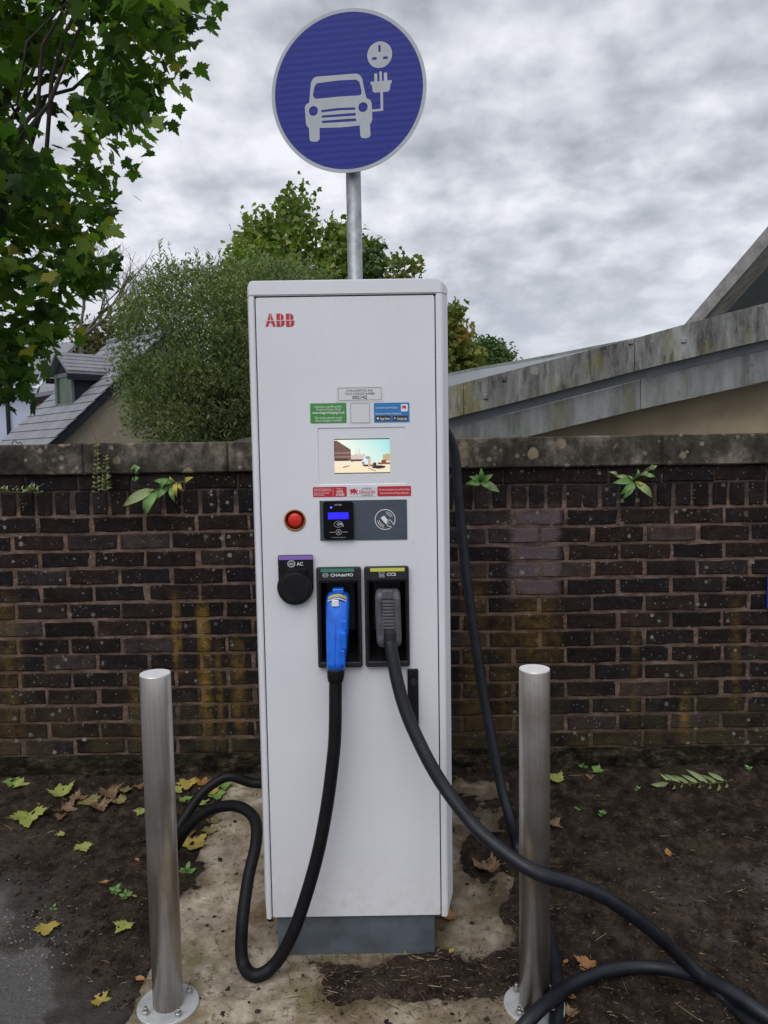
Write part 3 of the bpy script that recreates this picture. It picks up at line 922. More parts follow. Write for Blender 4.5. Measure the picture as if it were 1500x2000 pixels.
# carcass behind (back, sides, top, floor) and a dark liner behind the door gap
bm = bmesh.new()
add_box(bm, x_l + 0.002, x_l + 0.02, YC + 0.161, YB, z_db + 0.03, z_top - 0.02)
add_box(bm, x_r - 0.02, x_r - 0.002, YC + 0.161, YB, z_db + 0.03, z_top - 0.02)
add_box(bm, x_l + 0.0205, x_r - 0.0205, YB - 0.02, YB - 0.001, z_db + 0.03, z_top - 0.02)
add_box(bm, x_l + 0.003, x_r - 0.003, YC + 0.161, YB - 0.002, z_top - 0.0195, z_top - 0.002)
add_box(bm, x_l + 0.0205, x_r - 0.0205, YC + 0.024, YB - 0.021, z_db + 0.012, z_db + 0.028)
obj('cabinet', bm, M['white'], ch)
obj('liner', flat([rrect(xd_l + 0.0005, z_db + 0.001, xd_r - 0.0005, z_dt + 0.0005), rrect(hA[0][0], hA[1][1], hA[1][0], hA[0][1]), rrect(hB[0][0], hB[1][1], hB[1][0], hB[0][1]), circ(*estop, er + 0.001)], YC + 0.0225, YC + 0.026), M['deep'], ch)
xp_l, xp_r = D(541, 1830)[0], D(850, 1830)[0]
obj('plinth', box(xp_l, xp_r, YC + 0.012, YB - 0.03, -0.03, z_db + 0.011, 0.003), M['plinth'], ch)

# lettering and stickers
F1 = YC - 0.0008; F2 = YC - 0.0012; F3 = YC - 0.0016


def pad_px_shape(name, x0, y0, x1, y1, m, parent, r=0.003, y=F1, thick=0.0007):
    a, b_ = D(x0, y0), D(x1, y1)
    return obj(name, flat([rrect(a[0], a[1], b_[0], b_[1], r)], y, y + thick), m, parent)


def outline_px(name, x0, y0, x1, y1, m, parent, w=0.0009, r=0.003, y=F2):
    a, b_ = D(x0, y0), D(x1, y1)
    xa, xb = sorted((a[0], b_[0])); za, zb = sorted((a[1], b_[1]))
    return obj(name, flat([rrect(xa, za, xb, zb, r), rrect(xa + w, za + w, xb - w, zb - w, r * 0.8)], y, y + 0.0004), m, parent)


def lines_px(items, m, parent, y=F2, name='lettering'):
    ms = []
    for (s, x0, x1, yc, hpx, bold) in items:
        a, b_ = D(x0, yc), D(x1, yc); h = D(700, yc - hpx / 2)[1] - D(700, yc + hpx / 2)[1]
        ms.append(text(s, a[0], b_[0], (a[1] + b_[1]) / 2, h, y, bold))
    return obj(name, join(ms), m, parent)


a0, a1 = D(518, 636.5), D(575, 614)
lg = lines_px([('A', 518, 538.5, 625, 22.5, 0.11), ('B', 540, 556, 625, 22.5, 0.12), ('B', 558.5, 575, 625, 22.5, 0.12)], M['red'], ch, F1, 'logo')
bm = bmesh.new()
zmid = D(546, 626)[1]
add_box(bm, a0[0] - .001, a1[0] + .001, F3, F3 + 0.0003, zmid - 0.0008, zmid + 0.0008)
for xpx in (528.5, 548, 566.5):
    xx = D(xpx, 625)[0]; add_box(bm, xx - 0.0007, xx + 0.0007, F3 - .0001, F3 + 0.0002, a0[1] - .001, a1[1] + .001)
obj('logo_slit', bm, M['white'], lg)

st = pad_px_shape('sticker', 656, 754, 749, 784, M['sticker'], ch)
outline_px('border', 660, 758, 745, 781, M['ink'], st)
lines_px([('DYMA GWEFRYDD RHIF', 677, 728, 763, 4.6, 0.0), ('THIS IS CHARGER NUMBER', 673, 732, 769, 4.6, 0.0), ('002142', 688, 717, 776, 6.4, 0.03)], M['ink'], st)
st = pad_px_shape('sticker', 605.5, 788, 677, 826, M['green'], ch)
lines_px([('I ddechrau a gorffen gwefru', 614, 668, 794, 4.2, 0.0), ('To start and stop a charge', 617, 666, 799.3, 4.2, 0.0), ('www.dragoncharging.co.uk', 610, 673, 805.5, 5.2, 0.03),
          ('Mae opsiwn gwestai ar gael', 615, 668, 815.5, 4.2, 0.0), ('Guest charging is available', 616, 667, 821, 4.2, 0.0)], M['pwhite'], st)
st = pad_px_shape('sticker', 682, 786, 724, 827, M['sticker'], ch)
outline_px('border', 684.5, 787.5, 722.5, 825.5, M['ink'], st, 0.0007, 0.004)
st = pad_px_shape('sticker', 730, 787, 800, 824.5, M['azure'], ch)
lines_px([('Lawrlwythwch ap Gwefru Dragon', 733.5, 776, 796, 3.6, 0.0), ('Download the Dragon Charging App', 733.5, 784, 807.5, 3.6, 0.0)], M['pwhite'], st)

DRAG = [(0, .62), (.06, .80), (.14, .74), (.2, .9), (.3, .82), (.34, .66), (.46, .98), (.52, .82), (.62, .98), (.66, .78), (.8, .92), (.76, .66), (.84, .58), (.9, .72), (1, .74), (.94, .5),
        (.86, .36), (.92, .2), (1, .22), (.96, .04), (.82, .02), (.8, .2), (.7, .3), (.6, .24), (.66, .06), (.46, .0), (.44, .1), (.54, .14), (.46, .28), (.34, .3), (.24, .12), (.1, .04), (.08, .14),
        (.2, .24), (.18, .38), (.04, .34), (.0, .44), (.16, .5), (.14, .6)]


def dragon_px(x0, y0, x1, y1, parent, y):
    a, b_ = D(x0, y1), D(x1, y0)
    obj('dragon_emblem', flat([[(a[0] + u * (b_[0] - a[0]), a[1] + v * (b_[1] - a[1])) for u, v in DRAG]], y, y + 0.0003), M['red'], parent)


ap = pad_px_shape('app_icon', 783, 789.5, 796.5, 803.5, M['pwhite'], st, 0.003, F2, 0.0004)
dragon_px(784.5, 791, 794, 799, st, F3)
for (xa, xb, s) in ((733.5, 763.5, 'App Store'), (767, 796.5, 'Google play')):
    pad_px_shape('badge', xa, 812, xb, 821.5, M['ink'], st, 0.0015, F2, 0.0004)
    lines_px([(s, xa + 8.5, xb - 1.5, 817.4, 4.6, 0.02)], M['pwhite'], st, F3)
c1 = D(738, 817); k = 0.0035
obj('badge_mark', flat([[(c1[0] + k * u, c1[1] + k * v) for u, v in ((-.9, .2), (-.6, .7), (0, .55), (.5, .75), (.85, .5), (.6, .1), (.9, -.35), (.5, -.95), (0, -.8), (-.45, -.95), (-.85, -.4))],
                        [(c1[0] + k * u, c1[1] + k * v) for u, v in ((0, .75), (.3, 1.25), (.35, .95))]], F3, F3 + 0.0003), M['pwhite'], st)
c1 = D(771.5, 817)
obj('badge_mark', flat([[(c1[0] + k * u, c1[1] + k * v) for u, v in ((-.8, 1), (-.8, -1), (1, 0))]], F3, F3 + 0.0003), M['pgrey'], st)

st = pad_px_shape('sticker', 611, 951.5, 677.5, 970, M['red'], ch)
lines_px([('Angen cymorth gyda gwefru?', 613.5, 646, 954.8, 2.6, 0.0), ('Ffoniwch ein llinell gymorth 24 awr', 613.5, 648, 958, 2.6, 0.0), ('Need help with charging?', 613.5, 643, 962.6, 2.6, 0.0), ('24 hour helpline', 613.5, 634, 966.5, 2.6, 0.0),
          ('Helpline', 658, 669, 954.3, 2.6, 0.0), ('01834', 657.5, 670, 960, 4.8, 0.03), ('474480', 656, 672.5, 966, 4.8, 0.03)], M['pwhite'], st)
va, vb = D(650.5, 953.5), D(650.5, 968)
obj('divider', flat([rrect(va[0] - .0003, vb[1], va[0] + .0003, va[1])], F2, F2 + .0003), M['pwhite'], st)
st = pad_px_shape('sticker', 737, 950, 803, 968.5, M['red'], ch)
lines_px([('Gellir dod o hyd i gymorth yn yr ap Gwefru Dragon', 740, 800, 955.8, 3.4, 0.0), ('Tariffs can be found in the Dragon Charging App', 741.5, 798, 962.6, 3.4, 0.0)], M['pwhite'], st)
st = pad_px_shape('sticker', 679.5, 950.5, 735, 969.5, M['sticker'], ch)
dragon_px(682.5, 953, 699, 966.5, st, F2)
lines_px([('DRAGON', 702, 732, 961, 6.2, 0.03)], M['red'], st)
lines_px([('GWEFRU', 707, 726, 954.3, 3.2, 0.0), ('CHARGING', 706, 728, 967.2, 3.2, 0.0)], M['ink'], st)

# screen, set back in the door
pn = obj('screen_panel', flat([rrect(*scr[0], *scr[1], 0.002), rrect(*D(652, 857.5), *D(762, 924))], YC + 0.0022, YC + 0.006), M['white'], ch)
W_, H_ = 110, 68
sa, sb = D(652, 924), D(762, 857.5)


def paint(u, v):
    import colorsys
    t = min(1, max(0, (u - 0.25) * 0.9 + (0.5 - v) * 0.5))
    c = [1.0 - 0.72 * t, 1.0 - 0.22 * t, 0.86 - 0.06 * t]
    f = mnoise.noise(Vector((u * 30, v * 30, 1)))
    if v > 0.64:
        c = [0.98, 0.84 - 0.1 * (v - .64), 0.55 + 0.25 * (1 - v)]
    if u < 0.305 and v < 0.645 and v > 0.02 + max(0, u - .06) * 1.15:
        c = [0.16 + .08 * f, 0.085 + .05 * f, 0.07 + .04 * f]
        if v > .3 and int(v * 24) % 3 == 0:
            c = [0.32, 0.2, 0.17]
        if u < .02 or (.03 < u < .25 and v > .58):
            c = [0.05, 0.02, 0.02]
    elif .305 < u < .56 and .43 + .12 * abs(u - .4) + .04 * f < v < .62:
        c = [0.72, 0.58, 0.52]
    elif (abs(u - .40) < .008 or abs(u - .45) < .008) and .25 < v < .45:
        c = [0.62, 0.68, 0.66]
    elif u > .87 and v > .44 + .1 * (1 - u) + .05 * f and v < .66:
        c = [0.55, 0.42, 0.2]
    if .3 < u < .52 and .60 < v < .66 + .02 * f:
        c = [0.08, 0.04, 0.04]
    if .84 < u < .92 and .62 < v < .75:
        c = [0.28, 0.05, 0.03]
    if u > .78 and .70 < v < .755:
        c = [0.22, 0.1, 0.06]
    if ((u - .64) / .15) ** 2 + ((v - .66) / .085) ** 2 < 1 or ((u - .6) / .07) ** 2 + ((v - .56) / .08) ** 2 < 1:
        c = [0.72, 0.88, 0.86]
        if ((u - .6) / .045) ** 2 + ((v - .545) / .045) ** 2 < 1:
            c = [0.2, 0.35, 0.38]
    if ((u - .52) / .028) ** 2 + ((v - .715) / .045) ** 2 < 1:
        c = [0.3, 0.32, 0.3]
    if ((u - .72) / .035) ** 2 + ((v - .75) / .05) ** 2 < 1:
        c = [0.02, 0.03, 0.03]
    if ((u - .79) / .125) ** 2 + ((v - .835) / .05) ** 2 < 1 or ((u - .60) / .10) ** 2 + ((v - .785) / .03) ** 2 < 1:
        c = [0.025, 0.012, 0.015]
    if abs(u - .625) < .022 and .56 < v < .80:
        c = [0.75, 0.45, 0.3]
    if abs((v - .80) - (.24 - u) * .45) < .014 and .16 < u < .28:
        c = [0.1, 0.08, 0.04]
    if abs((v - .86) - (u - .6) * .7) < .010 and .6 < u < .74:
        c = [0.08, 0.04, 0.03]
    return c


me = bpy.data.meshes.new('screen')
vv = [(sa[0] + (sb[0] - sa[0]) * i / W_, YC + 0.0075, sb[1] + (sa[1] - sb[1]) * j / H_) for j in range(H_ + 1) for i in range(W_ + 1)]
ff = [(j * (W_ + 1) + i, (j + 1) * (W_ + 1) + i, (j + 1) * (W_ + 1) + i + 1, j * (W_ + 1) + i + 1) for j in range(H_) for i in range(W_)]
me.from_pydata(vv, [], ff)
ca = me.color_attributes.new('print', 'FLOAT_COLOR', 'POINT')
ca.data.foreach_set('color', [q for j in range(H_ + 1) for i in range(W_ + 1) for q in (*paint(i / W_, j / H_), 1.0)])
m, nt, b = new_mat('lit_display')
an = nd(nt, 'ShaderNodeAttribute', attribute_name='print')
b.inputs['Base Color'].default_value = (0.01, 0.01, 0.01, 1); b.inputs['Roughness'].default_value = 0.15
nt.links.new(an.outputs['Color'], b.inputs['Emission Color']); b.inputs['Emission Strength'].default_value = 0.85
obj('screen', me, m, pn)

# card panel
pn = pad_px_shape('card_panel', 624, 978, 795.5, 1053.5, M['panelgrey'], ch, 0.001, YC - 0.002, 0.0019)
tm = pad_px_shape('payment_terminal', 631.5, 979.5, 691.5, 1052, M['gloss'], pn, 0.008, YC - 0.012, 0.0099)
yT = YC - 0.0126
pad_px_shape('lcd', 641, 1000.5, 681, 1013, M['lcd'], tm, 0.0005, yT, 0.0005)
pad_px_shape('indicator', 645.5, 988.8, 649.0, 992.3, M['led'], tm, 0.002, yT, 0.0005)
lines_px([('PAYTER', 654, 668, 985.5, 2.8, 0.02), ('contactless payment', 648, 676, 1048.5, 1.8, 0.0)], M['pgrey'], tm, yT)


def arc_loops(cx_, cz_, r, w, a0, a1, n=18):
    o = [(cx_ + (r + w / 2) * math.cos(R(a0 + (a1 - a0) * i / n)), cz_ + (r + w / 2) * math.sin(R(a0 + (a1 - a0) * i / n))) for i in range(n + 1)]
    i_ = [(cx_ + (r - w / 2) * math.cos(R(a0 + (a1 - a0) * i / n)), cz_ + (r - w / 2) * math.sin(R(a0 + (a1 - a0) * i / n))) for i in range(n + 1)]
    return o + i_[::-1]


def stroke(pts, w):
    out_l, out_r = [], []
    for i, p in enumerate(pts):
        a = pts[max(i - 1, 0)]; b_ = pts[min(i + 1, len(pts) - 1)]
        dx, dz = b_[0] - a[0], b_[1] - a[1]; L = math.hypot(dx, dz) or 1
        out_l.append((p[0] - dz / L * w / 2, p[1] + dx / L * w / 2)); out_r.append((p[0] + dz / L * w / 2, p[1] - dx / L * w / 2))
    return out_l + out_r[::-1]


c1 = D(661.5, 1023); px_ = 0.00143
sym = [circ(*c1, 9 * px_, 6.5 * px_, 24), circ(*c1, 8.4 * px_, 5.9 * px_, 24)]
me1 = flat(sym, yT, yT + .0003)
me2 = flat([arc_loops(c1[0] - 5 * px_, c1[1], r_ * px_, .9 * px_, -38, 38, 6) for r_ in (2.5, 4.5, 6.5)], yT - .0002, yT + .0001)
me3 = flat([[(c1[0] + u * px_, c1[1] + v * px_) for u, v in ((2, 2), (6, 3), (9, -1), (10.5, -5), (8.5, -4.5), (6, -1), (3, -1))]], yT - .0004, yT - .0001)
c2 = D(661.8, 1038.5)
me4 = flat([circ(*c2, 5.8 * px_, None, 24), circ(*c2, 5.0 * px_, None, 24)], yT, yT + .0003)
me5 = flat([[(c2[0] + u * px_, c2[1] + v * px_) for u, v in ((-3, -2.6), (0, 3.4), (3, -2.6), (1.8, -2.6), (0, 1.2), (-1.8, -2.6))]], yT, yT + .0003)
me6 = flat([rrect(c2[0] - 18 * px_, c2[1] - .4 * px_, c2[0] - 7.5 * px_, c2[1] + .4 * px_), rrect(c2[0] + 7.5 * px_, c2[1] - .4 * px_, c2[0] + 18 * px_, c2[1] + .4 * px_)], yT, yT + .0003)
obj('symbol', join([me1, me2, me3, me4, me5, me6]), M['pgrey'], tm)
c1 = D(752.2, 1014.5); yP = YC - 0.0026
lo = [arc_loops(*c1, 20 * px_, 1.3 * px_, -35, 300, 40)]
for r_ in (11.0, 14.2):
    lo += [arc_loops(*c1, r_ * px_ * 1.08, 1.0 * px_, 20, 82, 12), arc_loops(*c1, r_ * px_ * 1.08, 1.0 * px_, 188, 262, 12)]
ms = [flat([l], yP, yP + .0004) for l in lo]
ms.append(flat([[(c1[0] + u * px_, c1[1] + v * px_) for u, v in ((-9, 3.5), (-2, 8), (4.5, 0), (3, -8.5), (1.5, -9), (-1, -6.5))]], yP, yP + .0004))
ms.append(flat([stroke([(c1[0] + u * px_, c1[1] + v * px_) for u, v in ((4, -1), (7.5, -1.5), (10, -1), (13, -5), (18, -10.5))], 1.2 * px_)], yP - .0002, yP + .0002))
ms.append(flat([stroke([(c1[0] + u * px_, c1[1] + v * px_) for u, v in ((4.5, -3), (6, -6), (9, -8))], 1.1 * px_)], yP - .0002, yP + .0002))
ms.append(flat([stroke([(c1[0] + u * px_, c1[1] + v * px_) for u, v in ((3, -8), (5, -12.5), (9, -14), (13.5, -16))], 1.2 * px_)], yP - .0002, yP + .0002))
obj('symbol', join(ms), M['pwhite'], pn)

# emergency stop: recessed amber collar with a red mushroom head


def turned_y(prof, c, seg=36):
    """(r, y) profile turned about the Y axis through c = (x, z)"""
    bm = bmesh.new(); rings = []
    for r, y in prof:
        rings.append([bm.verts.new((c[0] + r * math.cos(2 * math.pi * k / seg), YC + y, c[1] + r * math.sin(2 * math.pi * k / seg))) for k in range(seg)])
    for a, b_ in zip(rings, rings[1:]):
        for k in range(seg):
            bm.faces.new((a[k], b_[k], b_[(k + 1) % seg], a[(k + 1) % seg]))
    bm.faces.new(rings[-1]); bm.faces.new(rings[0][::-1])
    bmesh.ops.recalc_face_normals(bm, faces=bm.faces[:])
    return bm


es = obj('emergency_stop', turned_y([(er - .0008, 0.032), (er - .0008, 0.034)], estop), M['amber'], ch)
bm = bmesh.new(); seg = 36; rings = []
for r, y in ((er + .0035, -.0004), (er + .0033, -.003), (er + .0005, -.0042), (er - .0012, -.002), (er - .0012, .033)):
    rings.append([bm.verts.new((estop[0] + r * math.cos(2 * math.pi * k / seg), YC + y, estop[1] + r * math.sin(2 * math.pi * k / seg))) for k in range(seg)])
for a, b_ in zip(rings, rings[1:]):
    for k in range(seg):
        bm.faces.new((a[k], a[(k + 1) % seg], b_[(k + 1) % seg], b_[k]))
obj('collar', bm, M['amber'], es, True)
obj('button', turned_y([(.012, .032), (.012, .012), (.0205, .010), (.0212, .004), (.0195, -.001), (.014, -.003), (.0005, -.0036)], estop), M['button'], es, True)

# AC outlet with hinged round lid
acp = obj('ac_outlet', flat([rrect(*D(543.5, 1084), *D(613, 1150), 0.004)], YC - 0.012, YC - 0.0003, 0.002), M['black'], ch)
aw, bw = D(545, 1084.6), D(612, 1091.5)
obj('colour_strip', flat([rrect(aw[0], aw[1], bw[0], bw[1], .0015)], YC - 0.0128, YC - 0.0121), M['violet'], acp)
c1 = D(577.5, 1145.5)
obj('lid', turned_y([(.0515, -.0005), (.0515, -.016), (.049, -.020), (.043, -.0205), (.0425, -.0225), (.040, -.0235), (.0005, -.0240)], c1), M['black'], acp, False)
obj('hinge', flat([rrect(*D(563, 1110), *D(600, 1120), .002)], YC - 0.0225, YC - 0.0125, .001), M['black'], acp)
lines_px([('AC', 580.5, 592.5, 1100, 6.5, 0.03)], M['pwhite'], acp, YC - 0.0126)
c2 = D(570, 1100)
obj('symbol', join([flat([circ(*c2, 8 * px_, 7.2 * px_, 20), circ(*c2, 6.2 * px_, 5.4 * px_, 20)], YC - .0126, YC - .0122)] +
                   [flat([circ(c2[0] + u * px_, c2[1] + v * px_, 1.3 * px_, None, 8)], YC - .0126, YC - .0122) for u, v in ((-3, 1), (0, 1.4), (3, 1), (-1.6, -1.8), (1.6, -1.8), (-3.4, -1), (3.4, -1))]), M['pgrey'], acp)


# holsters: bezel, deep pocket, label
def holster(x0, y0, x1, y1, hole, stripe, word, wx, sx, sy, label):
    a, b_ = D(x0, y0), D(x1, y1)
    hx0, hx1 = sorted((hole[0][0], hole[1][0])); hz0, hz1 = sorted((hole[0][1], hole[1][1]))
    h = obj('holster', flat([rrect(a[0], a[1], b_[0], b_[1], .007), rrect(hx0 + .001, hz0 + .001, hx1 - .001, hz1 - .001, .002)], YC - 0.018, YC - 0.0003, .004), M['dark'], ch)
    h['label'] = label
    d = 0.135; i = .0013
    bm = bmesh.new()
    add_box(bm, hx0 + i, hx0 + i + .003, YC - .014, YC + d, hz0 + i, hz1 - i); add_box(bm, hx1 - i - .003, hx1 - i, YC - .014, YC + d, hz0 + i, hz1 - i)
    add_box(bm, hx0 + i + .0031, hx1 - i - .0031, YC - .014, YC + d, hz1 - i - .003, hz1 - i)
    # sloping floor
    p = [Vector((hx0 + i + .0031, YC - .013, hz0 + i)), Vector((hx1 - i - .0031, YC - .013, hz0 + i)), Vector((hx1 - i - .0031, YC + d, hz0 + .055)), Vector((hx0 + i + .0031, YC + d, hz0 + .055))]
    vs = [bm.verts.new(q) for q in p]; bm.faces.new(vs)
    add_box(bm, hx0, hx1, YC + d + .0002, YC + d + .003, hz0, hz1)
    obj('pocket', bm, M['black'], h)
    obj('socket_block', box(hx0 + .012, hx1 - .012, YC + .055, YC + d - .001, hz0 + .075, hz1 - .012, .006), M['dark'], h)
    q0, q1 = D(x0 + stripe[0], y0 + 2.5), D(x0 + stripe[1], y0 + 8)
    obj('colour_strip', flat([rrect(q0[0], q0[1], q1[0], q1[1], .0025)], YC - .0188, YC - .0181), stripe[2], h)
    lines_px([(word, wx[0], wx[1], wx[2], 5.6, 0.035)], M['pwhite'], h, YC - .0186)
    c = D(sx, sy)
    if word == 'CCS':
        lo = [[circ(c[0], c[1] + 2.6 * px_, 5.6 * px_, 4.6 * px_, 18), circ(c[0], c[1] + 2.6 * px_, 4.6 * px_, 3.6 * px_, 18)], [circ(c[0] - 3 * px_, c[1] - 4 * px_, 2.6 * px_, None, 12), circ(c[0] - 3 * px_, c[1] - 4 * px_, 1.6 * px_, None, 12)],
              [circ(c[0] + 3 * px_, c[1] - 4 * px_, 2.6 * px_, None, 12), circ(c[0] + 3 * px_, c[1] - 4 * px_, 1.6 * px_, None, 12)]] + [[circ(c[0] + u * px_, c[1] + v * px_, .9 * px_, None, 8)] for u, v in ((-2, 4), (2, 4), (0, 1.5))]
    else:
        lo = [[circ(*c, 6.2 * px_, 4.4 * px_, 20), circ(*c, 5.2 * px_, 3.4 * px_, 20)]] + [[circ(c[0] + u * px_, c[1], 1.9 * px_, None, 12), circ(c[0] + u * px_, c[1], 1.0 * px_, None, 12)] for u in (-2.4, 2.4)]
    obj('symbol', join([flat(l, YC - .0186, YC - .0182) for l in lo]), M['pgrey'], h)
    return h


holster(618, 1107, 708.5, 1300.5, hA, (9, 74, M['teal']), 'CHAdeMO', (646.5, 690, 1121), 636.5, 1121.5, 'dark holster marked CHAdeMO with a green strip')
holster(711, 1105.5, 800.5, 1299, hB, (12, 79, M['lime']), 'CCS', (755.5, 773, 1119.5), 745.5, 1119.5, 'dark holster marked CCS with a yellow strip')
# swing handle
hd = obj('door_handle', flat([rrect(*D(795.5, 1305.5), *D(818, 1420), .003)], YC - .010, YC - .0003, .003), M['black'], ch)
obj('lever', flat([rrect(*D(799.5, 1322), *D(814.5, 1416), .008)], YC - .019, YC - .0101, .004), M['black'], hd)
obj('lock', turned_y([(.0085, -.0185), (.0085, -.0215), (.0065, -.0225), (.0003, -.0225)], D(807, 1331)), M['dark'], hd)

# ------------------------------------------------------------------ plugs and their cables


def loft(rings_px, exp=2.6, seg=24):
    bm = bmesh.new(); rings = []
    for (py, cxp, hw, y, hd_) in rings_px:
        c = at(cxp, py, YC + y); s = 1.0 / (FPX / (YC + y)) * hw
        ring = []
        for k in range(seg):
            a = 2 * math.pi * k / seg; ca_, sa_ = math.cos(a), math.sin(a)
            ring.append(bm.verts.new((c.x + s * math.copysign(abs(ca_) ** (2 / exp), ca_), c.y + hd_ * math.copysign(abs(sa_) ** (2 / exp), sa_), c.z)))
        rings.append(ring)
    for a, b_ in zip(rings, rings[1:]):
        for k in range(seg):
            bm.faces.new((a[k], a[(k + 1) % seg], b_[(k + 1) % seg], b_[k]))
    bm.faces.new(rings[0]); bm.faces.new(rings[-1][::-1]); bmesh.ops.recalc_face_normals(bm, faces=bm.faces[:])
    return bm


cbA = empty('charging_cable', 'thick black charging cable with a bright blue plug in the green-striped holster', 'cable')
cn = obj('plug', loft([(1156, 660, 17, .010, .026), (1160, 660, 20.5, .008, .032), (1168, 660, 23, .002, .036), (1182, 660, 23.6, -.006, .036), (1205, 659.5, 23.2, -.016, .034), (1235, 659, 22.4, -.026, .030), (1265, 658, 20.8, -.034, .027), (1292, 656.8, 19, -.040, .025), (1306, 656.4, 18.4, -.043, .024)], 2.9), M['blue'], cbA, True)
obj('latch', box(at(650, 1160, YC).x, at(672, 1160, YC).x, YC - .024, YC + .03, at(660, 1158, YC).z, at(660, 1147.5, YC).z, .003), M['blue'], cn)
p0 = at(660, 1180, YC - .0445)


def bent_strip(px0, px1, py, sag, hpx, y, m, name):
    ms = []
    n = 8; top_, bot_ = [], []
    for i in range(n + 1):
        t = i / n; x = px0 + (px1 - px0) * t; yy = py + sag * (2 * t - 1) ** 2
        yy3 = y + 0.010 * abs(2 * t - 1) ** 2.5
        top_.append(at(x, yy, YC + yy3)); bot_.append(at(x, yy + hpx, YC + yy3))
    bm = bmesh.new(); a = [bm.verts.new(p) for p in top_]; b_ = [bm.verts.new(p) for p in bot_]
    a2 = [bm.verts.new(p + Vector((0, .006, 0))) for p in top_]; b2 = [bm.verts.new(p + Vector((0, .006, 0))) for p in bot_]
    for i in range(n):
        bm.faces.new((a[i], b_[i], b_[i + 1], a[i + 1])); bm.faces.new((a[i], a[i + 1], a2[i + 1], a2[i])); bm.faces.new((b_[i], b2[i], b2[i + 1], b_[i + 1]))
    return obj(name, bm, m, cn)


bent_strip(641, 677, 1160.5, 6, 5, -.0395, M['cream'], 'release_strip')
bent_strip(640, 677, 1168.5, 6, 1.6, -.0415, M['pwhite'], 'release_strip')
a, b_ = at(648, 1185, YC - .046), at(661.5, 1172.5, YC - .046)
obj('white_label', box(a.x, b_.x, YC - .0462, YC - .038, a.z, b_.z, .0015), M['pwhite'], cn)
for (xa, ya, xb, yb, yo) in ((666.5, 1213, 677.5, 1231, -.053), (665, 1236, 675.5, 1268, -.061), (664.5, 1271, 673.5, 1300, -.066)):
    a, b_ = at(xa, yb, YC + yo), at(xb, ya, YC + yo)
    obj('grip_plate', box(a.x, b_.x, YC + yo, YC + yo + .012, a.z, b_.z, .002), M['blue'], cn)
a = at(657, 1190, YC - .052)
seam = [at(656, 1190, YC - .0425), at(655.5, 1235, YC - .0562), at(654.5, 1265, YC - .0612), at(653.5, 1304, YC - .0672)]
obj('seam', tube(seam, .0006, 6), M['bluedark'], cn)
obj('strain_relief', loft([(1304, 656.3, 17.2, -.043, .024), (1309, 656, 17.6, -.044, .024), (1322, 655.8, 16.8, -.045, .023), (1329, 655.8, 15.2, -.046, .021), (1333, 655.8, 13, -.046, .018)], 2.8), M['rubber'], cbA, True)
C = lambda px, py, dy: at(px, py, YC + dy)
G = lambda px, py, r=.019: grd(px, py, r)
ptsA = [C(655.8, 1322, -.046), C(655.5, 1400, -.054), C(651, 1480, -.062), C(638, 1580, -.070), C(613, 1700, -.078), C(577, 1810, -.084), C(537, 1882, -.085), G(497, 1906, .030), C(474, 1878, -.06), C(472, 1800, -.02), C(485, 1715, .05),
        C(501, 1648, .13), C(496, 1598, .22), C(460, 1574, .31), C(408, 1584, .38), C(366, 1618, .42), G(335, 1668), G(312, 1675), G(305, 1650), C(335, 1632, .58), C(366, 1588, .63), C(402, 1542, .67), C(448, 1517, .70), C(500, 1530, .71), Vector((x_l + .03, YC + .72, .24))]
wobble = lambda L: [p + Vector((fbm(i * .05, 0, 1.0, 1, 1.0), fbm(i * .05, 5, 1.0, 1, 2.0), .4 * fbm(i * .05, 9, 1.0, 1, 3.0))) * .004 for i, p in enumerate(L)]
cableA = wobble(catmull(ptsA, 12))
obj('cable', tube(cableA, .0186, 16), M['rubber'], cbA, True)

cbB = empty('charging_cable', 'long black cable with a dark grey plug in the yellow-striped holster, coiling past a bollard', 'cable')
cn = obj('plug', loft([(1149, 757, 19, .006, .022), (1153, 757, 23, .002, .032), (1163, 757.3, 25, -.004, .036), (1200, 758, 25.4, -.010, .037), (1240, 759.5, 25.2, -.016, .037), (1252, 760, 24.4, -.018, .035), (1259, 760.3, 21, -.018, .030)], 5.0), M['connector_grey'], cbB, True)
for i in range(9):
    py = 1176 + i * 6.4; yo = -.049 - .0014 * i * .65
    a, b_ = at(746 + i * .35, py + 2.6, YC + yo), at(768 + i * .3, py - 2.6, YC + yo)
    obj('grip_rib', box(a.x, b_.x, YC + yo, YC - .03, a.z, b_.z, .0015, 1), M['connector_grey'], cn)
a, b_ = at(746, 1171, YC - .047), at(768, 1153, YC - .047)
obj('release_button', box(a.x, b_.x, YC - .0465, YC - .02, a.z, b_.z, .003), M['connector_grey'], cn)
for sx_ in (-1, 1):
    xm = 757.5 + sx_ * 17.5
    a, b_ = at(xm - 4.5 + 1.5, 1243, YC - .055), at(xm + 4.5, 1166, YC - .045)
    obj('shoulder', box(a.x, b_.x, YC - .0515, YC - .02, a.z, b_.z, .004), M['connector_grey'], cn)
obj('cable_gland', loft([(1228, 761, 9, -.052, .012), (1236, 761.5, 11.5, -.054, .016), (1250, 762, 12.5, -.054, .018), (1262, 762.5, 12.6, -.055, .018)], 2.2), M['deep'], cn, True)
rb_ = .0185
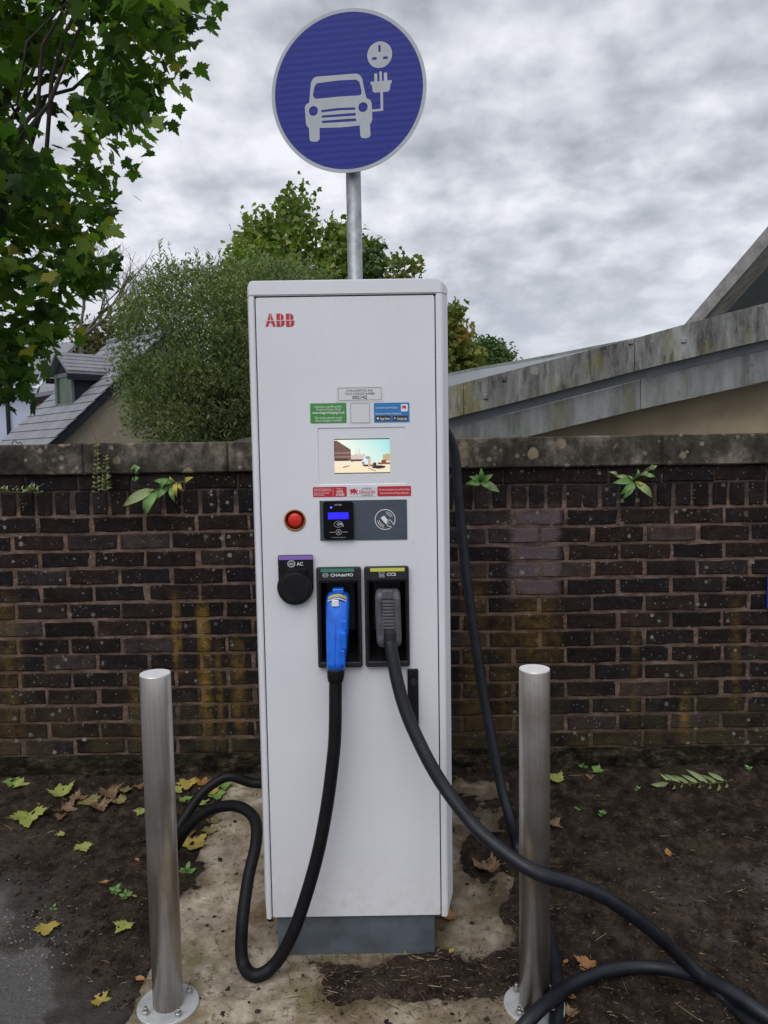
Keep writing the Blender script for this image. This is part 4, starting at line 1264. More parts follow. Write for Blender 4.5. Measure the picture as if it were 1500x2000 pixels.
ptsB = [C(762, 1238, -.045), C(764, 1265, -.060), C(776, 1330, -.085), C(797, 1400, -.11), C(829, 1470, -.14), C(871, 1542, -.175), C(926, 1612, -.22), C(985, 1665, -.265), C(1045, 1703, -.300), C(1120, 1727, -.295), C(1192, 1759, -.265),
        C(1270, 1814, -.22), C(1342, 1882, -.17), G(1412, 1948), G(1480, 2015), G(1570, 2110), G(1700, 2160), G(1720, 2080), G(1600, 2035, .03), G(1500, 1986, .05), G(1430, 1938, .062), G(1350, 1904, .045), G(1265, 1888, .03), G(1185, 1896, .03),
        G(1110, 1927, .045), G(1050, 1975, .085), G(1003, 2035, .05), G(985, 2120, .022), G(1020, 2180, .02), G(1065, 2120, .02), G(1084, 2010, .022), G(1089, 1925, .021), G(1074, 1835, .021), G(1042, 1745, .021), G(1012, 1665, .024), C(996, 1600, .50),
        C(974, 1508, .56), C(942, 1345, .62), C(914, 1150, .655), C(896, 980, .68), C(884, 870, .67), Vector((x_r - .01, YC + .60, at(880, 800, YC + .6).z))]
cableB = wobble(catmull(ptsB, 12))
obj('cable', tube(cableB, rb_, 16), M['rubber2'], cbB, True)

# ------------------------------------------------------------------ bollards


def bollard(px, pyb, pxt, pyt, label):
    b0 = grd(px, pyb); zt = at(pxt, pyt, b0.y).z; zg = gz(b0.x, b0.y) + PADZ
    t = empty('bollard', label, 'bollard', 'steel bollards guarding the charger')
    t.location = (b0.x, b0.y, zg); h = zt - zg; r = .0405
    obj('post', lathe([(r, .006), (r, h - .0045), (r - .0006, h - .0025)], (0, 0, 0), 48), M['steel'], t, False)
    for p in t.children[0].data.polygons:
        p.use_smooth = abs(p.normal.z) < .5
    obj('cap', lathe([(r - .0008, h - .0024), (r - .0012, h - .0004), (r - .004, h)], (0, 0, 0), 48), M['cap'], t)
    obj('base_plate', lathe([(.083, 0.0), (.083, .006), (.081, .0075)], (0, 0, 0), 48), M['zinc'], t)
    for k in range(4):
        a = R(40 + 90 * k)
        n_ = obj('nut', lathe([(.0095, .0076), (.0095, .017), (.008, .018)], (.064 * math.cos(a), .064 * math.sin(a), 0), 6), M['bolt'], t)
        obj('stud', lathe([(.0055, .0181), (.0055, .027), (.0045, .028)], (.064 * math.cos(a), .064 * math.sin(a), 0), 12), M['bolt'], n_)
    return t, b0


bl1, bp1 = bollard(329, 1972, 305.5, 1314, 'stainless steel bollard beside the blue plug cable loop on bare concrete')
bl2, bp2 = bollard(1044, 1972, 1037.5, 1305, 'stainless steel bollard with the grey plug cable crossing in front of it')

# ------------------------------------------------------------------ sign on its pole
YP = 3.12
sg = empty('charging_sign', 'round blue electric car charging sign on a grey pole behind the charger', 'sign')
pc = at(692.5, 470, YP)
obj('pole', lathe([(.0295, -.1), (.0295, at(688, 60, YP).z - 0)], (pc.x, YP, 0), 32), M['galv'], sg, False)
for p in sg.children[0].data.polygons:
    p.use_smooth = abs(p.normal.z) < .5
YS = YP - .050
sc_ = at(679.5, 178, YS); rs = 151.5 / FPX * (YS * math.cos(PITCH) - (sc_.z - CH) * math.sin(PITCH)) * 1.018
yaw = Matrix.Rotation(R(-9), 4, 'Z')
frm = Matrix.Translation(sc_) @ yaw


def s_obj(name, loops, y0, y1, m, parent):
    me = flat(loops, y0, y1); me.transform(frm); return obj(name, me, m, parent)


plate = s_obj('plate', [circ(0, 0, rs, None, 96)], 0, .003, M['signgrey'], sg)
s_obj('blue_face', [circ(0, 0, rs * .955, None, 96)], -.0008, -.0001, M['signblue'], plate)
SU = lambda pts: [((x - 750) / 632 * rs, -(y - 742) / 677 * rs) for x, y in pts]
CAR = [(500, 600), (820, 605), (850, 620), (868, 650), (880, 720), (900, 815), (930, 830), (942, 860), (945, 990), (935, 1020), (925, 1030), (928, 1125), (915, 1140), (885, 1145), (855, 1138), (845, 1120), (842, 1035), (690, 1038),
       (512, 1028), (510, 1120), (495, 1138), (465, 1140), (435, 1132), (427, 1115), (424, 1020), (408, 1005), (400, 980), (393, 850), (402, 825), (432, 808), (440, 720), (448, 650), (462, 620), (480, 605)]
WIN = [(500, 655), (680, 648), (820, 655), (845, 675), (862, 750), (858, 780), (840, 787), (680, 782), (490, 784), (470, 772), (463, 745), (475, 690), (485, 667)]
ell = lambda x, y, rx, ry, n=28: [(x + rx * math.cos(2 * math.pi * i / n), y + ry * math.sin(2 * math.pi * i / n)) for i in range(n)]
rect = lambda x0, y0, x1, y1: [(x0, y0), (x1, y0), (x1, y1), (x0, y1)]
car_l = [CAR, WIN, ell(464, 882, 38, 41), ell(871, 886, 38, 41), [(530, 880), (670, 875), (808, 882), (808, 902), (670, 896), (530, 900)], [(532, 925), (810, 928), (810, 951), (532, 945)], [(534, 970), (812, 973), (812, 997), (534, 990)]]
s_obj('car_symbol', [SU(l) for l in car_l], -.0014, -.0009, M['signgrey'], plate)
s_obj('socket_symbol', [SU(l) for l in (ell(1012, 470, 100, 108, 40), rect(1002, 392, 1021, 447), rect(950, 487, 988, 508), rect(1039, 489, 1077, 510))], -.0014, -.0009, M['signgrey'], plate)
plug_l = [[(966, 685), (966, 625), (978, 616), (990, 625), (990, 685), (1008, 685), (1008, 610), (1017, 603), (1027, 610), (1027, 685), (1043, 685), (1043, 625), (1056, 616), (1070, 625), (1070, 685), (1105, 685), (1105, 712), (1095, 712), (1090, 762), (1075, 777),
           (1034, 777), (1034, 930), (943, 930), (943, 912), (1013, 912), (1013, 777), (965, 775), (952, 765), (946, 712), (935, 708), (935, 683)]]
s_obj('plug_symbol', [SU(l) for l in plug_l], -.0014, -.0009, M['signgrey'], plate)
for dz in (-.12, .12):
    obj('clip', box(pc.x - .045, pc.x + .045, YS + .022, YP - .0, sc_.z + dz - .015, sc_.z + dz + .015, .003), M['galv'], sg)

# blue parking plate, only its edge in the picture, fixed to the wall
a, b_ = at(1497.3, 1190, YW - .02), at(1640, 1118, YW - .02)
nt_ = empty('wall_notice', 'small blue notice plate fixed to the dark brick wall', 'sign')
obj('plate', box(a.x, b_.x, YW - .022, YW - .016, a.z, b_.z, .002), M['signblue'], nt_)
for px in (1505, 1630):
    q = at(px, 1150, YW); obj('screw', box(q.x - .004, q.x + .004, YW - .024, YW + .004, q.z - .004, q.z + .004), M['bolt'], nt_)

# ------------------------------------------------------------------ right-hand building
YF = 9.0
bd = empty('curved_roof_building', 'low building with a sweeping curved concrete roof edge and tan wall behind the brick wall', 'building')
top_px = [(120, 940), (300, 901), (420, 871), (490, 853), (640, 815), (760, 785), (877, 755), (996, 724), (1116, 693), (1231, 663), (1338, 633), (1420, 611), (1500, 591), (1700, 545), (2000, 490)]
mid_px = [(120, 1010), (300, 970), (420, 940), (490, 921), (640, 881), (760, 849), (877, 817), (996, 788), (1116, 757), (1244, 724), (1372, 693), (1430, 679), (1500, 663), (1700, 620), (2000, 568)]
low_px = [(120, 1075), (300, 1032), (420, 1000), (490, 980), (640, 940), (760, 908), (881, 872), (1022, 855), (1099, 836), (1244, 801), (1372, 772), (1430, 759), (1500, 743), (1700, 700), (2000, 650)]


def interp(pts, x):
    for (a, b_), (c, d_) in zip(pts, pts[1:]):
        if a <= x <= c:
            return b_ + (d_ - b_) * (x - a) / (c - a)
    return pts[-1][1] if x > pts[-1][0] else pts[0][1]


def strip(tp, bp, Y, dep, m, name, x0=120, x1=2000, n=48, joints=None):
    xs = [x0 + (x1 - x0) * i / n for i in range(n + 1)]
    bm = bmesh.new(); R4 = []
    for x in xs:
        t = at(x, interp(tp, x), Y); b_ = at(x, interp(bp, x), Y)
        t.x = b_.x = (t.x + b_.x) / 2
        R4.append([bm.verts.new(q) for q in (t, b_, b_ + Vector((0, dep, 0)), t + Vector((0, dep, 0)))])
    for a, b_ in zip(R4, R4[1:]):
        for k in range(4):
            bm.faces.new((a[k], a[(k + 1) % 4], b_[(k + 1) % 4], b_[k]))
    bm.faces.new(R4[0]); bm.faces.new(R4[-1][::-1]); bmesh.ops.recalc_face_normals(bm, faces=bm.faces[:])
    return obj(name, bm, m, bd)


# upper fascia in cast lengths with open joints
for xa, xb in ((120, 560), (562, 905), (906, 1239), (1240.5, 1580), (1581, 2000)):
    strip(top_px, mid_px, YF, .35, M['fascia'], 'fascia_panel', xa, xb, 16)
gut = [(x, y + 19) for x, y in mid_px]
strip([(x, y - 2) for x, y in mid_px], gut, YF + .16, .19, M['gutter'], 'gutter')
for xa, xb in ((120, 700), (701, 1250), (1251.5, 2000)):
    strip([(x, y + .4) for x, y in gut], low_px, YF + .13, .22, M['lower_fascia'], 'lower_fascia_panel', xa, xb, 20)
strip(low_px, [(x, 1250) for x, y in low_px], YF + .55, .25, M['cream_render'], 'wall')
# bolts in the fascia
for (px, py) in ((1335, 665), (948, 775), (1232, 668), (985, 740)):
    q = at(px, py, YF); obj('bolt', box(q.x - .03, q.x + .03, YF - .02, YF + .02, q.z - .03, q.z + .03, .01, 1), M['fascia'], bd)
# far edge of the same roof
YR = 15.5
tpr = [(700, 768), (880, 728), (937, 716), (1005, 705), (1082, 691), (1159, 676), (1231, 662), (1330, 642)]
strip(tpr, [(x, y + 24) for x, y in tpr], YR, .3, M['lower_fascia'], 'rear_fascia', 700, 1330, 20)
bm = bmesh.new(); rows = []
for x in [700 + 30 * i for i in range(22)]:
    a = at(x, interp(top_px, x), YF + .3); b_ = at(x, interp(tpr, x) + 6, YR + .05)
    rows.append((bm.verts.new(a - Vector((0, 0, .04))), bm.verts.new(b_)))
for a, b_ in zip(rows, rows[1:]):
    bm.faces.new((a[0], b_[0], b_[1], a[1]))
obj('roof', bm, M['gutter'], bd)

# upper raking roof with soffit, seen from below
up = empty('raking_roof_hall', 'steep raking roof with weathered edge and dark boarded soffit above the curved roof', 'building')
T0, T1 = at(1275, 706, 13.2), at(1640, 277, 10.2); NS = 8
T = [T0.lerp(T1, i / NS) for i in range(NS + 1)]; V3 = lambda x, y, z: Vector((x, y, z))
B = [p - V3(0, 0, .27) for p in T]; I = [p + V3(.75, 1.2, 0) for p in B]; J = [p + V3(3.0, 1.5, 0) for p in I]; K = [p + V3(1.35, 2.1, 0) for p in I]


def ribbon(A, Bq, m, name, thick):
    bm = bmesh.new(); r1 = [bm.verts.new(p) for p in A]; r2 = [bm.verts.new(p) for p in Bq]
    r3 = [bm.verts.new(p + thick) for p in A]; r4 = [bm.verts.new(p + thick) for p in Bq]
    for i in range(len(A) - 1):
        bm.faces.new((r1[i], r2[i], r2[i + 1], r1[i + 1])); bm.faces.new((r3[i + 1], r4[i + 1], r4[i], r3[i]))
        bm.faces.new((r1[i + 1], r3[i + 1], r3[i], r1[i])); bm.faces.new((r2[i], r4[i], r4[i + 1], r2[i + 1]))
    bm.faces.new((r1[0], r3[0], r4[0], r2[0])); bm.faces.new((r1[-1], r2[-1], r4[-1], r3[-1]))
    bmesh.ops.recalc_face_normals(bm, faces=bm.faces[:])
    return obj(name, bm, m, up)


ribbon(T, B, M['skylit_fascia'], 'fascia', V3(.07, .09, 0))
ribbon([p + V3(.075, .095, .01) for p in B], I, M['soffit_conc'], 'soffit_edge', V3(0, 0, .10))


def on(L, t):
    k = min(int(t * (len(L) - 1)), len(L) - 2); f = t * (len(L) - 1) - k
    return L[k].lerp(L[k + 1], f)


bm = bmesh.new(); nb = 64
for i in range(nb):
    a, b_ = on(I, (i + .10) / nb), on(I, (i + .90) / nb); c, d_ = on(J, (i + .90) / nb), on(J, (i + .10) / nb)
    q = [bm.verts.new(p + V3(0, 0, .05)) for p in (a, b_, c, d_)]; q2 = [bm.verts.new(p + V3(0, 0, .09)) for p in (a, b_, c, d_)]
    bm.faces.new(q); bm.faces.new(q2[::-1])
    for k in range(4):
        bm.faces.new((q[k], q[(k + 1) % 4], q2[(k + 1) % 4], q2[k]))
bmesh.ops.recalc_face_normals(bm, faces=bm.faces[:])
so = obj('soffit_boards', bm, M['soffit'], up); so['kind'] = 'stuff'
ribbon([p + V3(0, 0, .095) for p in I], [p + V3(0, 0, .095) for p in J], M['deep'], 'soffit_back', V3(0, 0, .05))
ribbon([p + V3(0, 0, .045) for p in K], [Vector((p.x, p.y, -2.6)) for p in K], M['gutter'], 'wall', V3(.2, .12, 0))
ribbon([p + V3(.072, .092, -.004) for p in T], [p + V3(0, 0, .27) for p in J], M['gutter'], 'roof', V3(0, 0, -.02))

# ------------------------------------------------------------------ house on the left
hs = empty('house', 'tan rendered house with grey slate roof and a dormer window below the wall top', 'house')
ang = R(44); rd = Vector((-math.sin(ang), math.cos(ang), 0)); gd = Vector((math.cos(ang), math.sin(ang), 0))
A0 = at(88, 871, 14.0)
tl = 2.55; apex = A0 + gd * tl; apex.z = at(318, 641, apex.y).z
slope = (apex.z - A0.z) / tl
LV = 2.75; EAVE = 4.9         # length along the ridge, run of the roof


def H(u, v, dz=0.0):
    """u outwards from the ridge (towards the left eave), v along the ridge, on the roof plane + dz"""
    return apex - gd * u + rd * v + Vector((0, 0, -slope * u + dz))


nrm = Vector((-gd.x * slope, -gd.y * slope, 1)).normalized()
ncr = 27; cw = EAVE / ncr
for i in range(ncr):
    u0, u1 = i * cw, (i + 1) * cw + .04
    q = [H(u0, -.12) + nrm * .010, H(u1, -.12) + nrm * .030, H(u1, LV) + nrm * .030, H(u0, LV) + nrm * .010]
    obj('slate_course', poly_prism(q, nrm * -.016), M['slate'], hs)
obj('roof_deck', poly_prism([H(0, -.05), H(EAVE, -.05), H(EAVE, LV), H(0, LV)], nrm * -.10), M['slatedark'], hs)
obj('verge_board', poly_prism([H(0, -.10) - nrm * .012, H(EAVE, -.10) - nrm * .012, H(EAVE, -.10) - nrm * .16, H(0, -.10) - nrm * .16], rd * .045), M['slatedark'], hs)


def H2(u, v, dz=0.0):
    return apex + gd * u + rd * v + Vector((0, 0, -slope * u + dz))


nr2 = Vector((gd.x * slope, gd.y * slope, 1)).normalized()
obj('rear_slope', poly_prism([H2(0, -.12), H2(EAVE, -.12), H2(EAVE, LV), H2(0, LV)], nr2 * -.10), M['slate'], hs)
obj('ridge_tile', tube([H(0, -.12, .02), H(0, LV, .02)], .07, 8), M['slate'], hs)
gb = [H(0, .02, -.14), H(EAVE - .3, .02, -.14), Vector((*H(EAVE - .3, .02).xy, -2.6)), Vector((*H2(EAVE - .3, .02).xy, -2.6)), H2(EAVE - .3, .02, -.14)]
obj('gable_wall', poly_prism(gb, rd * .3), M['render'], hs)
fw = [H(EAVE - .3, .33, -.14), H(EAVE - .3, LV - .1, -.14), Vector((*H(EAVE - .3, LV - .1).xy, -2.6)), Vector((*H(EAVE - .3, .33).xy, -2.6))]
obj('front_wall', poly_prism(fw, gd * .3), M['render'], hs)


def roof_uv(px, py):
    d = ray(px, py); o = Vector((0, 0, CH))
    t = (apex - o).dot(nrm) / d.dot(nrm); p = o + d * t
    return (apex - p).dot(gd), (p - apex).dot(rd)


u1, v1 = roof_uv(136, 789)          # near foot of the dormer cheek
u2, v2 = roof_uv(217, 729)          # where the cheek runs out into the roof
v0 = (v1 + v2) / 2; vw = .95
dm = obj('dormer', poly_prism([H(u1, v0), H(u2, v0), Vector((*H(u1, v0).xy, H(u2, v0).z + .0))], rd * .06), M['slatedark'], hs)
zt = H(u2, v0).z
hr = .42; uf = u1 + .16
XY = lambda u, v, z: Vector((*H(u, v).xy, z))
vc = v0 + vw / 2 - .03


def dormer_slope(ve, nm):
    e0, e1 = XY(uf, ve, zt + .01), XY(u2 - .02, ve, zt + .01); r0_, r1_ = XY(uf, vc, zt + hr), XY(u2 - hr / slope - .05, vc, zt + hr)
    o_ = obj(nm, poly_prism([e0, e1, r1_, r0_], Vector((0, 0, -.04))), M['slate'], hs)
    for i in range(5):
        t0_, t1_ = i / 5, min(1, (i + 1) / 5 + .03)
        q_ = [e0.lerp(r0_, t0_) + Vector((0, 0, .030)), e1.lerp(r1_, t0_) + Vector((0, 0, .030)), e1.lerp(r1_, t1_) + Vector((0, 0, .012)), e0.lerp(r0_, t1_) + Vector((0, 0, .012))]
        obj('slate_course', poly_prism(q_, Vector((0, 0, -.012))), M['slate'], o_)
    obj('dormer_eave', poly_prism([e0 + Vector((0, 0, -.045)), e1 + Vector((0, 0, -.045)), e1 + Vector((0, 0, -.16)), e0 + Vector((0, 0, -.16))], rd * .03), M['slatedark'], o_)


dormer_slope(v0 - .10, 'dormer_roof'); dormer_slope(v0 + vw + .04, 'dormer_roof')
obj('dormer_gable', poly_prism([XY(u1 + .03, v0, zt - .02), XY(u1 + .03, v0 + vw - .06, zt - .02), XY(u1 + .03, vc, zt + hr - .07)], gd * .05), M['slatedark'], hs)
f0 = Vector((*H(u1 + .02, v0).xy, H(u1, v0).z - .05)); f1 = Vector((*H(u1 + .02, v0 + vw - .1).xy, H(u1, v0).z - .05)); zz = Vector((0, 0, zt - f0.z))
wn = obj('window', poly_prism([f0 + zz * .13 + rd * .10, f1 + zz * .13 - rd * .1, f1 + zz * .95 - rd * .1, f0 + zz * .95 + rd * .10], gd * .03), M['pane'], hs)
for k_, (a, b_) in enumerate(((f0, f0 + zz), (f1, f1 + zz))):
    w_ = rd * .10 if k_ != 1 else rd * -.10
    obj('frame', poly_prism([a - gd * .03, a - gd * .03 + w_, b_ - gd * .03 + w_, b_ - gd * .03], gd * .05), M['frame'], wn)
for z_ in (.0, .9):
    a, b_ = f0 + zz * z_ - gd * .025, f1 + zz * z_ - gd * .025
    obj('frame', poly_prism([a, b_, b_ + zz * .12, a + zz * .12], gd * .045), M['frame'], wn)
# pale blue house beyond
bh = empty('pale_blue_house', 'pale blue rendered house with a dark downpipe beyond the slate roof', 'house')
YB2 = 24.0
a, b_ = at(-420, 780, YB2), at(63, 780, YB2)
obj('wall', box(a.x, b_.x, YB2, YB2 + 6, -2.6, a.z + .25), M['lavender'], bh)
p = at(15, 800, YB2 - .05); obj('downpipe', box(p.x - .05, p.x + .05, YB2 - .10, YB2 - .003, -2.6, a.z + .2, .02), M['slatedark'], bh)
obj('roof', poly_prism([Vector((a.x - .3, YB2 - .4, a.z + .25)), Vector((b_.x + .3, YB2 - .4, a.z + .25)), Vector((b_.x + .3, YB2 + 3, a.z + 1.9)), Vector((a.x - .3, YB2 + 3, a.z + 1.9))], Vector((0, 0, .12))), M['slate'], bh)
bh2 = empty('far_cottage', 'small tan cottage with a grey slate roof between the dormer and the pale blue house', 'house')
a, b_ = at(66, 850, 20), at(128, 790, 20)
obj('wall', box(a.x, b_.x + .6, 20, 23, -2.6, b_.z + .15), M['render'], bh2)
q = [at(58, 778, 19.7), at(150, 762, 19.7), at(150, 738, 22), at(92, 750, 22)]
obj('roof', poly_prism(q, Vector((0, 0, .10))), M['slate'], bh2)
obj('eave_board', poly_prism([q[0], q[1], q[1] - Vector((0, 0, .14)), q[0] - Vector((0, 0, .14))], Vector((0, .05, 0))), M['slatedark'], bh2)

# ------------------------------------------------------------------ foliage
MAPLE = [(0, 0), (.11, -.05), (.32, -.10), (.31, .03), (.46, .06), (.38, .19), (.55, .29), (.49, .38), (.66, .55), (.44, .53), (.42, .61), (.27, .52), (.27, .69), (.16, .74), (.13, .88), (0, 1.08)]
MAPLE = MAPLE + [(-x, y) for x, y in MAPLE[-2:0:-1]]
MAPLE_S = [(0, 0), (.30, -.06), (.40, .12), (.60, .48), (.26, .50), (.16, .74), (0, 1.0), (-.16, .74), (-.26, .50), (-.60, .48), (-.40, .12), (-.30, -.06)]
NARROW = [(0, 0), (.13, .3), (.12, .65), (0, 1.0), (-.12, .65), (-.13, .3)]
OVAL = [(0, 0), (.26, .3), (.24, .68), (0, 1.0), (-.24, .68), (-.26, .3)]


def leaf_cloud(name, items, outline, m, parent, centre=(0, .30), fold=.12):
    """items: (position, tip direction, normal, size, rnd) -> one mesh of many leaves"""
    o = np.array(outline); n = len(o)
    tx = np.concatenate([[centre[0]], o[:, 0]]); ty = np.concatenate([[centre[1]], o[:, 1]])
    tz = fold * np.abs(tx) - .10 * ty ** 2
    N = len(items)
    P = np.array([i[0] for i in items]); Td = np.array([i[1] for i in items]); Nn = np.array([i[2] for i in items]); S = np.array([i[3] for i in items]); Rn = np.array([i[4] for i in items])
    Td /= np.linalg.norm(Td, axis=1, keepdims=True); Nn -= Td * (Nn * Td).sum(1, keepdims=True); Nn /= np.linalg.norm(Nn, axis=1, keepdims=True) + 1e-9
    Sd = np.cross(Td, Nn)
    Cf = np.random.RandomState(N).uniform(-.6, 3.2, N); Wf = np.random.RandomState(N + 1).uniform(.75, 1.15, N)
    V = P[:, None, :] + S[:, None, None] * (Sd[:, None, :] * (tx[None, :, None] * Wf[:, None, None]) + Td[:, None, :] * ty[None, :, None] + Nn[:, None, :] * (tz[None, :, None] * Cf[:, None, None]))
    V = V.reshape(-1, 3)
    k = np.arange(n); tri = np.stack([np.zeros(n, int), 1 + k, 1 + (k + 1) % n], 1)
    Fc = (tri[None] + (np.arange(N) * (n + 1))[:, None, None]).reshape(-1, 3)
    me = bpy.data.meshes.new(name)
    me.vertices.add(len(V)); me.vertices.foreach_set('co', V.ravel())
    me.loops.add(Fc.size); me.loops.foreach_set('vertex_index', Fc.ravel().astype(np.int32))
    me.polygons.add(len(Fc)); me.polygons.foreach_set('loop_start', np.arange(0, Fc.size, 3, dtype=np.int32)); me.polygons.foreach_set('loop_total', np.full(len(Fc), 3, np.int32))
    me.update(calc_edges=True)
    at_ = me.attributes.new('leaf_tone', 'FLOAT', 'POINT'); at_.data.foreach_set('value', np.repeat(Rn, n + 1).astype(np.float32))
    return obj(name, me, m, parent)


def sample_crown(poly, holes, Yc, T, ncl, per, spread, size, r, hang=.6, edge_r=70.0, hole_keep=.03, up=.6, hole_soft=0, mindist=6):
    """clumps through the body of a crown whose outline is poly (photo pixels at depth Yc); lens-shaped in depth"""
    xs = [p[0] for p in poly]; ys = [p[1] for p in poly]; items = []; centres = []; depth_in = []
    while len(centres) < ncl:
        x, y = r.uniform(min(xs), max(xs)), r.uniform(min(ys), max(ys))
        if not in_poly(x, y, poly):
            continue
        d = edge_dist(x, y, poly)
        if d < mindist and r.random() < .85:
            continue
        if any(in_poly(x, y, h) or edge_dist(x, y, h) < hole_soft for h in holes) and r.random() > hole_keep:
            continue
        t = T * math.sqrt(min(1, d / edge_r + .05))
        c = at(x, y, Yc + r.uniform(-t, t)); tone = r.gauss(0, .22)
        centres.append(c); depth_in.append((d, len(centres) - 1))
        for _ in range(per):
            off = Vector((r.gauss(0, spread), r.gauss(0, spread), r.gauss(0, spread * .75)))
            az = r.uniform(0, 2 * math.pi)
            td = Vector((math.cos(az), math.sin(az), -hang + r.gauss(0, .35)))
            nn = Vector((r.gauss(0, .6), r.gauss(0, .6), up + r.gauss(0, .4)))
            rn = min(1, max(0, .42 + tone + r.gauss(0, .16) + .5 * off.z / max(spread, .01) * .12))  # clump tone plus scatter; leaves higher in a clump are paler
            if r.random() < .015:
                rn = .97
            items.append((c + off, td, nn, size * r.uniform(.65, 1.2), rn))
    deep = [centres[i] for d, i in sorted(depth_in, reverse=True)[:max(6, int(len(centres) * .55))]]
    return items, centres, deep


def limb(bm, a, b_, r0, r1, r, wob=.08, n=6):
    d = b_ - a; L = d.length; pts = []
    for i in range(n + 1):
        t = i / n; w = math.sin(t * math.pi) * L * wob
        pts.append(a + d * t + Vector((r.uniform(-w, w), r.uniform(-w, w), r.uniform(-w, w) + w * .4)))
    add_tube(bm, pts, lambda t: r0 + (r1 - r0) * t, 7 if r0 > .03 else 5)
    return pts


def tree(name, label, poly, holes, Yc, T, ncl, per, spread, size, outline, m, seed, base, r0, bark, edge_r=70., hang=.6, up=.6, nl=22, group=None, cat='tree', fold=.12, mindist=6):
    r = random.Random(seed); t = empty(name, label, cat, group)
    items, cs, deep = sample_crown(poly, holes, Yc, T, ncl, per, spread, size, r, hang, edge_r, up=up, mindist=mindist, hole_soft=24 if mindist > 15 else 0)
    leaf_cloud('crown', items, outline, m, t, fold=fold)
    zt = max(c.z for c in cs); bm = bmesh.new()
    topp = Vector((base.x + (sum(c.x for c in cs) / len(cs) - base.x) * .5, Yc, base.z + (zt - base.z) * .8))
    tr = limb(bm, base, topp, r0, r0 * .25, r, .03, 10)
    for c in r.sample(deep, min(nl, len(deep))):
        i = max(2, min(9, int(10 * (c.z - base.z) / max(zt - base.z, .1) * .85)))
        pts = limb(bm, tr[i], c, r0 * .22, r0 * .04, r, .06, 9)
        for c2 in r.sample(deep, min(14, len(deep))):
            if (c2 - c).length < spread * 5:
                limb(bm, pts[5], c2, r0 * .08, r0 * .025, r, .08, 4)
    obj('trunk', bm, bark, t, True)
    return t


# near maple, upper left: reaches in over the wall from outside the frame
poly = [(-420, -330), (330, -330), (350, -60), (400, -20), (388, 60), (392, 128), (335, 150), (352, 205), (292, 262), (297, 305), (302, 345), (245, 405), (228, 445), (232, 500), (222, 530), (180, 545), (172, 590), (120, 625), (120, 660), (156, 700), (128, 722), (122, 752), (86, 762), (62, 784), (26, 776), (0, 786), (-200, 800), (-420, 760)]
holes = [[(38, 128), (80, 112), (125, 170), (165, 232), (165, 322), (118, 335), (92, 300), (70, 245), (0, 200), (-10, 160), (30, 178)], [(150, 20), (200, 25), (190, 60), (150, 60)], [(300, 150), (330, 190), (270, 255), (300, 260), (262, 320), (300, 330), (400, 250)],
         [(230, 350), (300, 355), (260, 440), (230, 440)]]
tree('maple_tree', 'large leafy maple with dark green lobed leaves hanging over the wall', poly, holes, 5.6, 1.2, 660, 18, .100, .100, MAPLE, LM['maple'], 11, Vector((-3.9, 5.9, -2.6)), .16, M['bark'], 120., .55, .75, 46, mindist=18)
# willow-like bush in the middle
poly = [(228, 700), (236, 645), (225, 610), (262, 560), (300, 545), (300, 500), (325, 530), (345, 498), (362, 535), (398, 500), (415, 535), (450, 508), (500, 505), (620, 520), (640, 900), (380, 930), (300, 880), (270, 845), (245, 815), (252, 780), (226, 738)]
holes = [[(255, 655), (335, 640), (350, 660), (300, 700), (265, 720)]]
tree('willow_bush', 'dense grey-green narrow-leaved willow bush in front of the tan gable wall', poly, holes, 10.6, 1.1, 1750, 36, .115, .072, NARROW, LM['willow'], 12, at(440, 1000, 10.6) * 1 - Vector((0, 0, 3.0)), .10, M['bark'], 110., -.9, .3, 60, cat='bush', fold=.02, mindist=8)
wb = [o for o in bpy.data.objects if o.name == 'willow_bush'][0]
r = random.Random(5); items = []; bm = bmesh.new()
for (px, py, L) in ((314, 545, .52), (332, 552, .38), (350, 540, .42), (396, 545, .40), (408, 545, .34), (421, 540, .30), (300, 575, .40), (268, 590, .40), (282, 585, .3), (246, 640, .32), (442, 530, .26), (365, 545, .26)):
    a = at(px, py, 10.4 + r.uniform(-.4, .4)); b_ = a + Vector((r.uniform(-.16, .06), 0, L)); limb(bm, a - Vector((0, 0, .3)), b_, .006, .002, r, .03, 6)
    for i in range(34):
        t = r.random(); p = a.lerp(b_, t); az = r.uniform(0, 6.28)
        items.append((p, Vector((math.cos(az) * .7, math.sin(az) * .7, .9)), Vector((r.gauss(0, .5), r.gauss(0, .5) - .4, .5)), .07 * r.uniform(.6, 1.1), r.uniform(.2, .8)))
leaf_cloud('shoot_leaves', items, NARROW, LM['willow'], wb, fold=.02); obj('shoots', bm, M['stem'], wb)['kind'] = 'stuff'

# sycamores behind
poly = [(420, 570), (455, 500), (480, 430), (500, 418), (522, 432), (545, 420), (552, 385), (566, 362), (582, 372), (588, 400), (602, 425), (614, 450), (620, 470), (638, 448), (662, 438), (690, 445), (712, 470), (716, 560), (730, 900), (430, 900)]
tree('sycamore_tree', 'green sycamore with a pointed leading shoot rising behind the charger', poly, [], 22.0, 1.8, 1000, 20, .20, .17, MAPLE_S, LM['sycamore'], 13, Vector((-2.2, 22, -2.6)), .2, M['bark'], 70., .55, .5, 30, mindist=3)
poly = [(700, 545), (716, 500), (724, 472), (736, 462), (746, 475), (752, 505), (760, 540), (766, 620), (700, 640)]
tree('sycamore_tree', 'slim dark young sycamore shoot just right of the sign pole', poly, [], 21.0, .5, 95, 14, .13, .15, MAPLE_S, LM['fargreen'], 14, Vector((-.1, 21, -2.6)), .10, M['bark'], 40., .5, .5, 10, mindist=3)
poly = [(758, 560), (764, 515), (775, 497), (788, 520), (800, 508), (822, 505), (828, 520), (820, 560), (800, 640), (760, 640)]
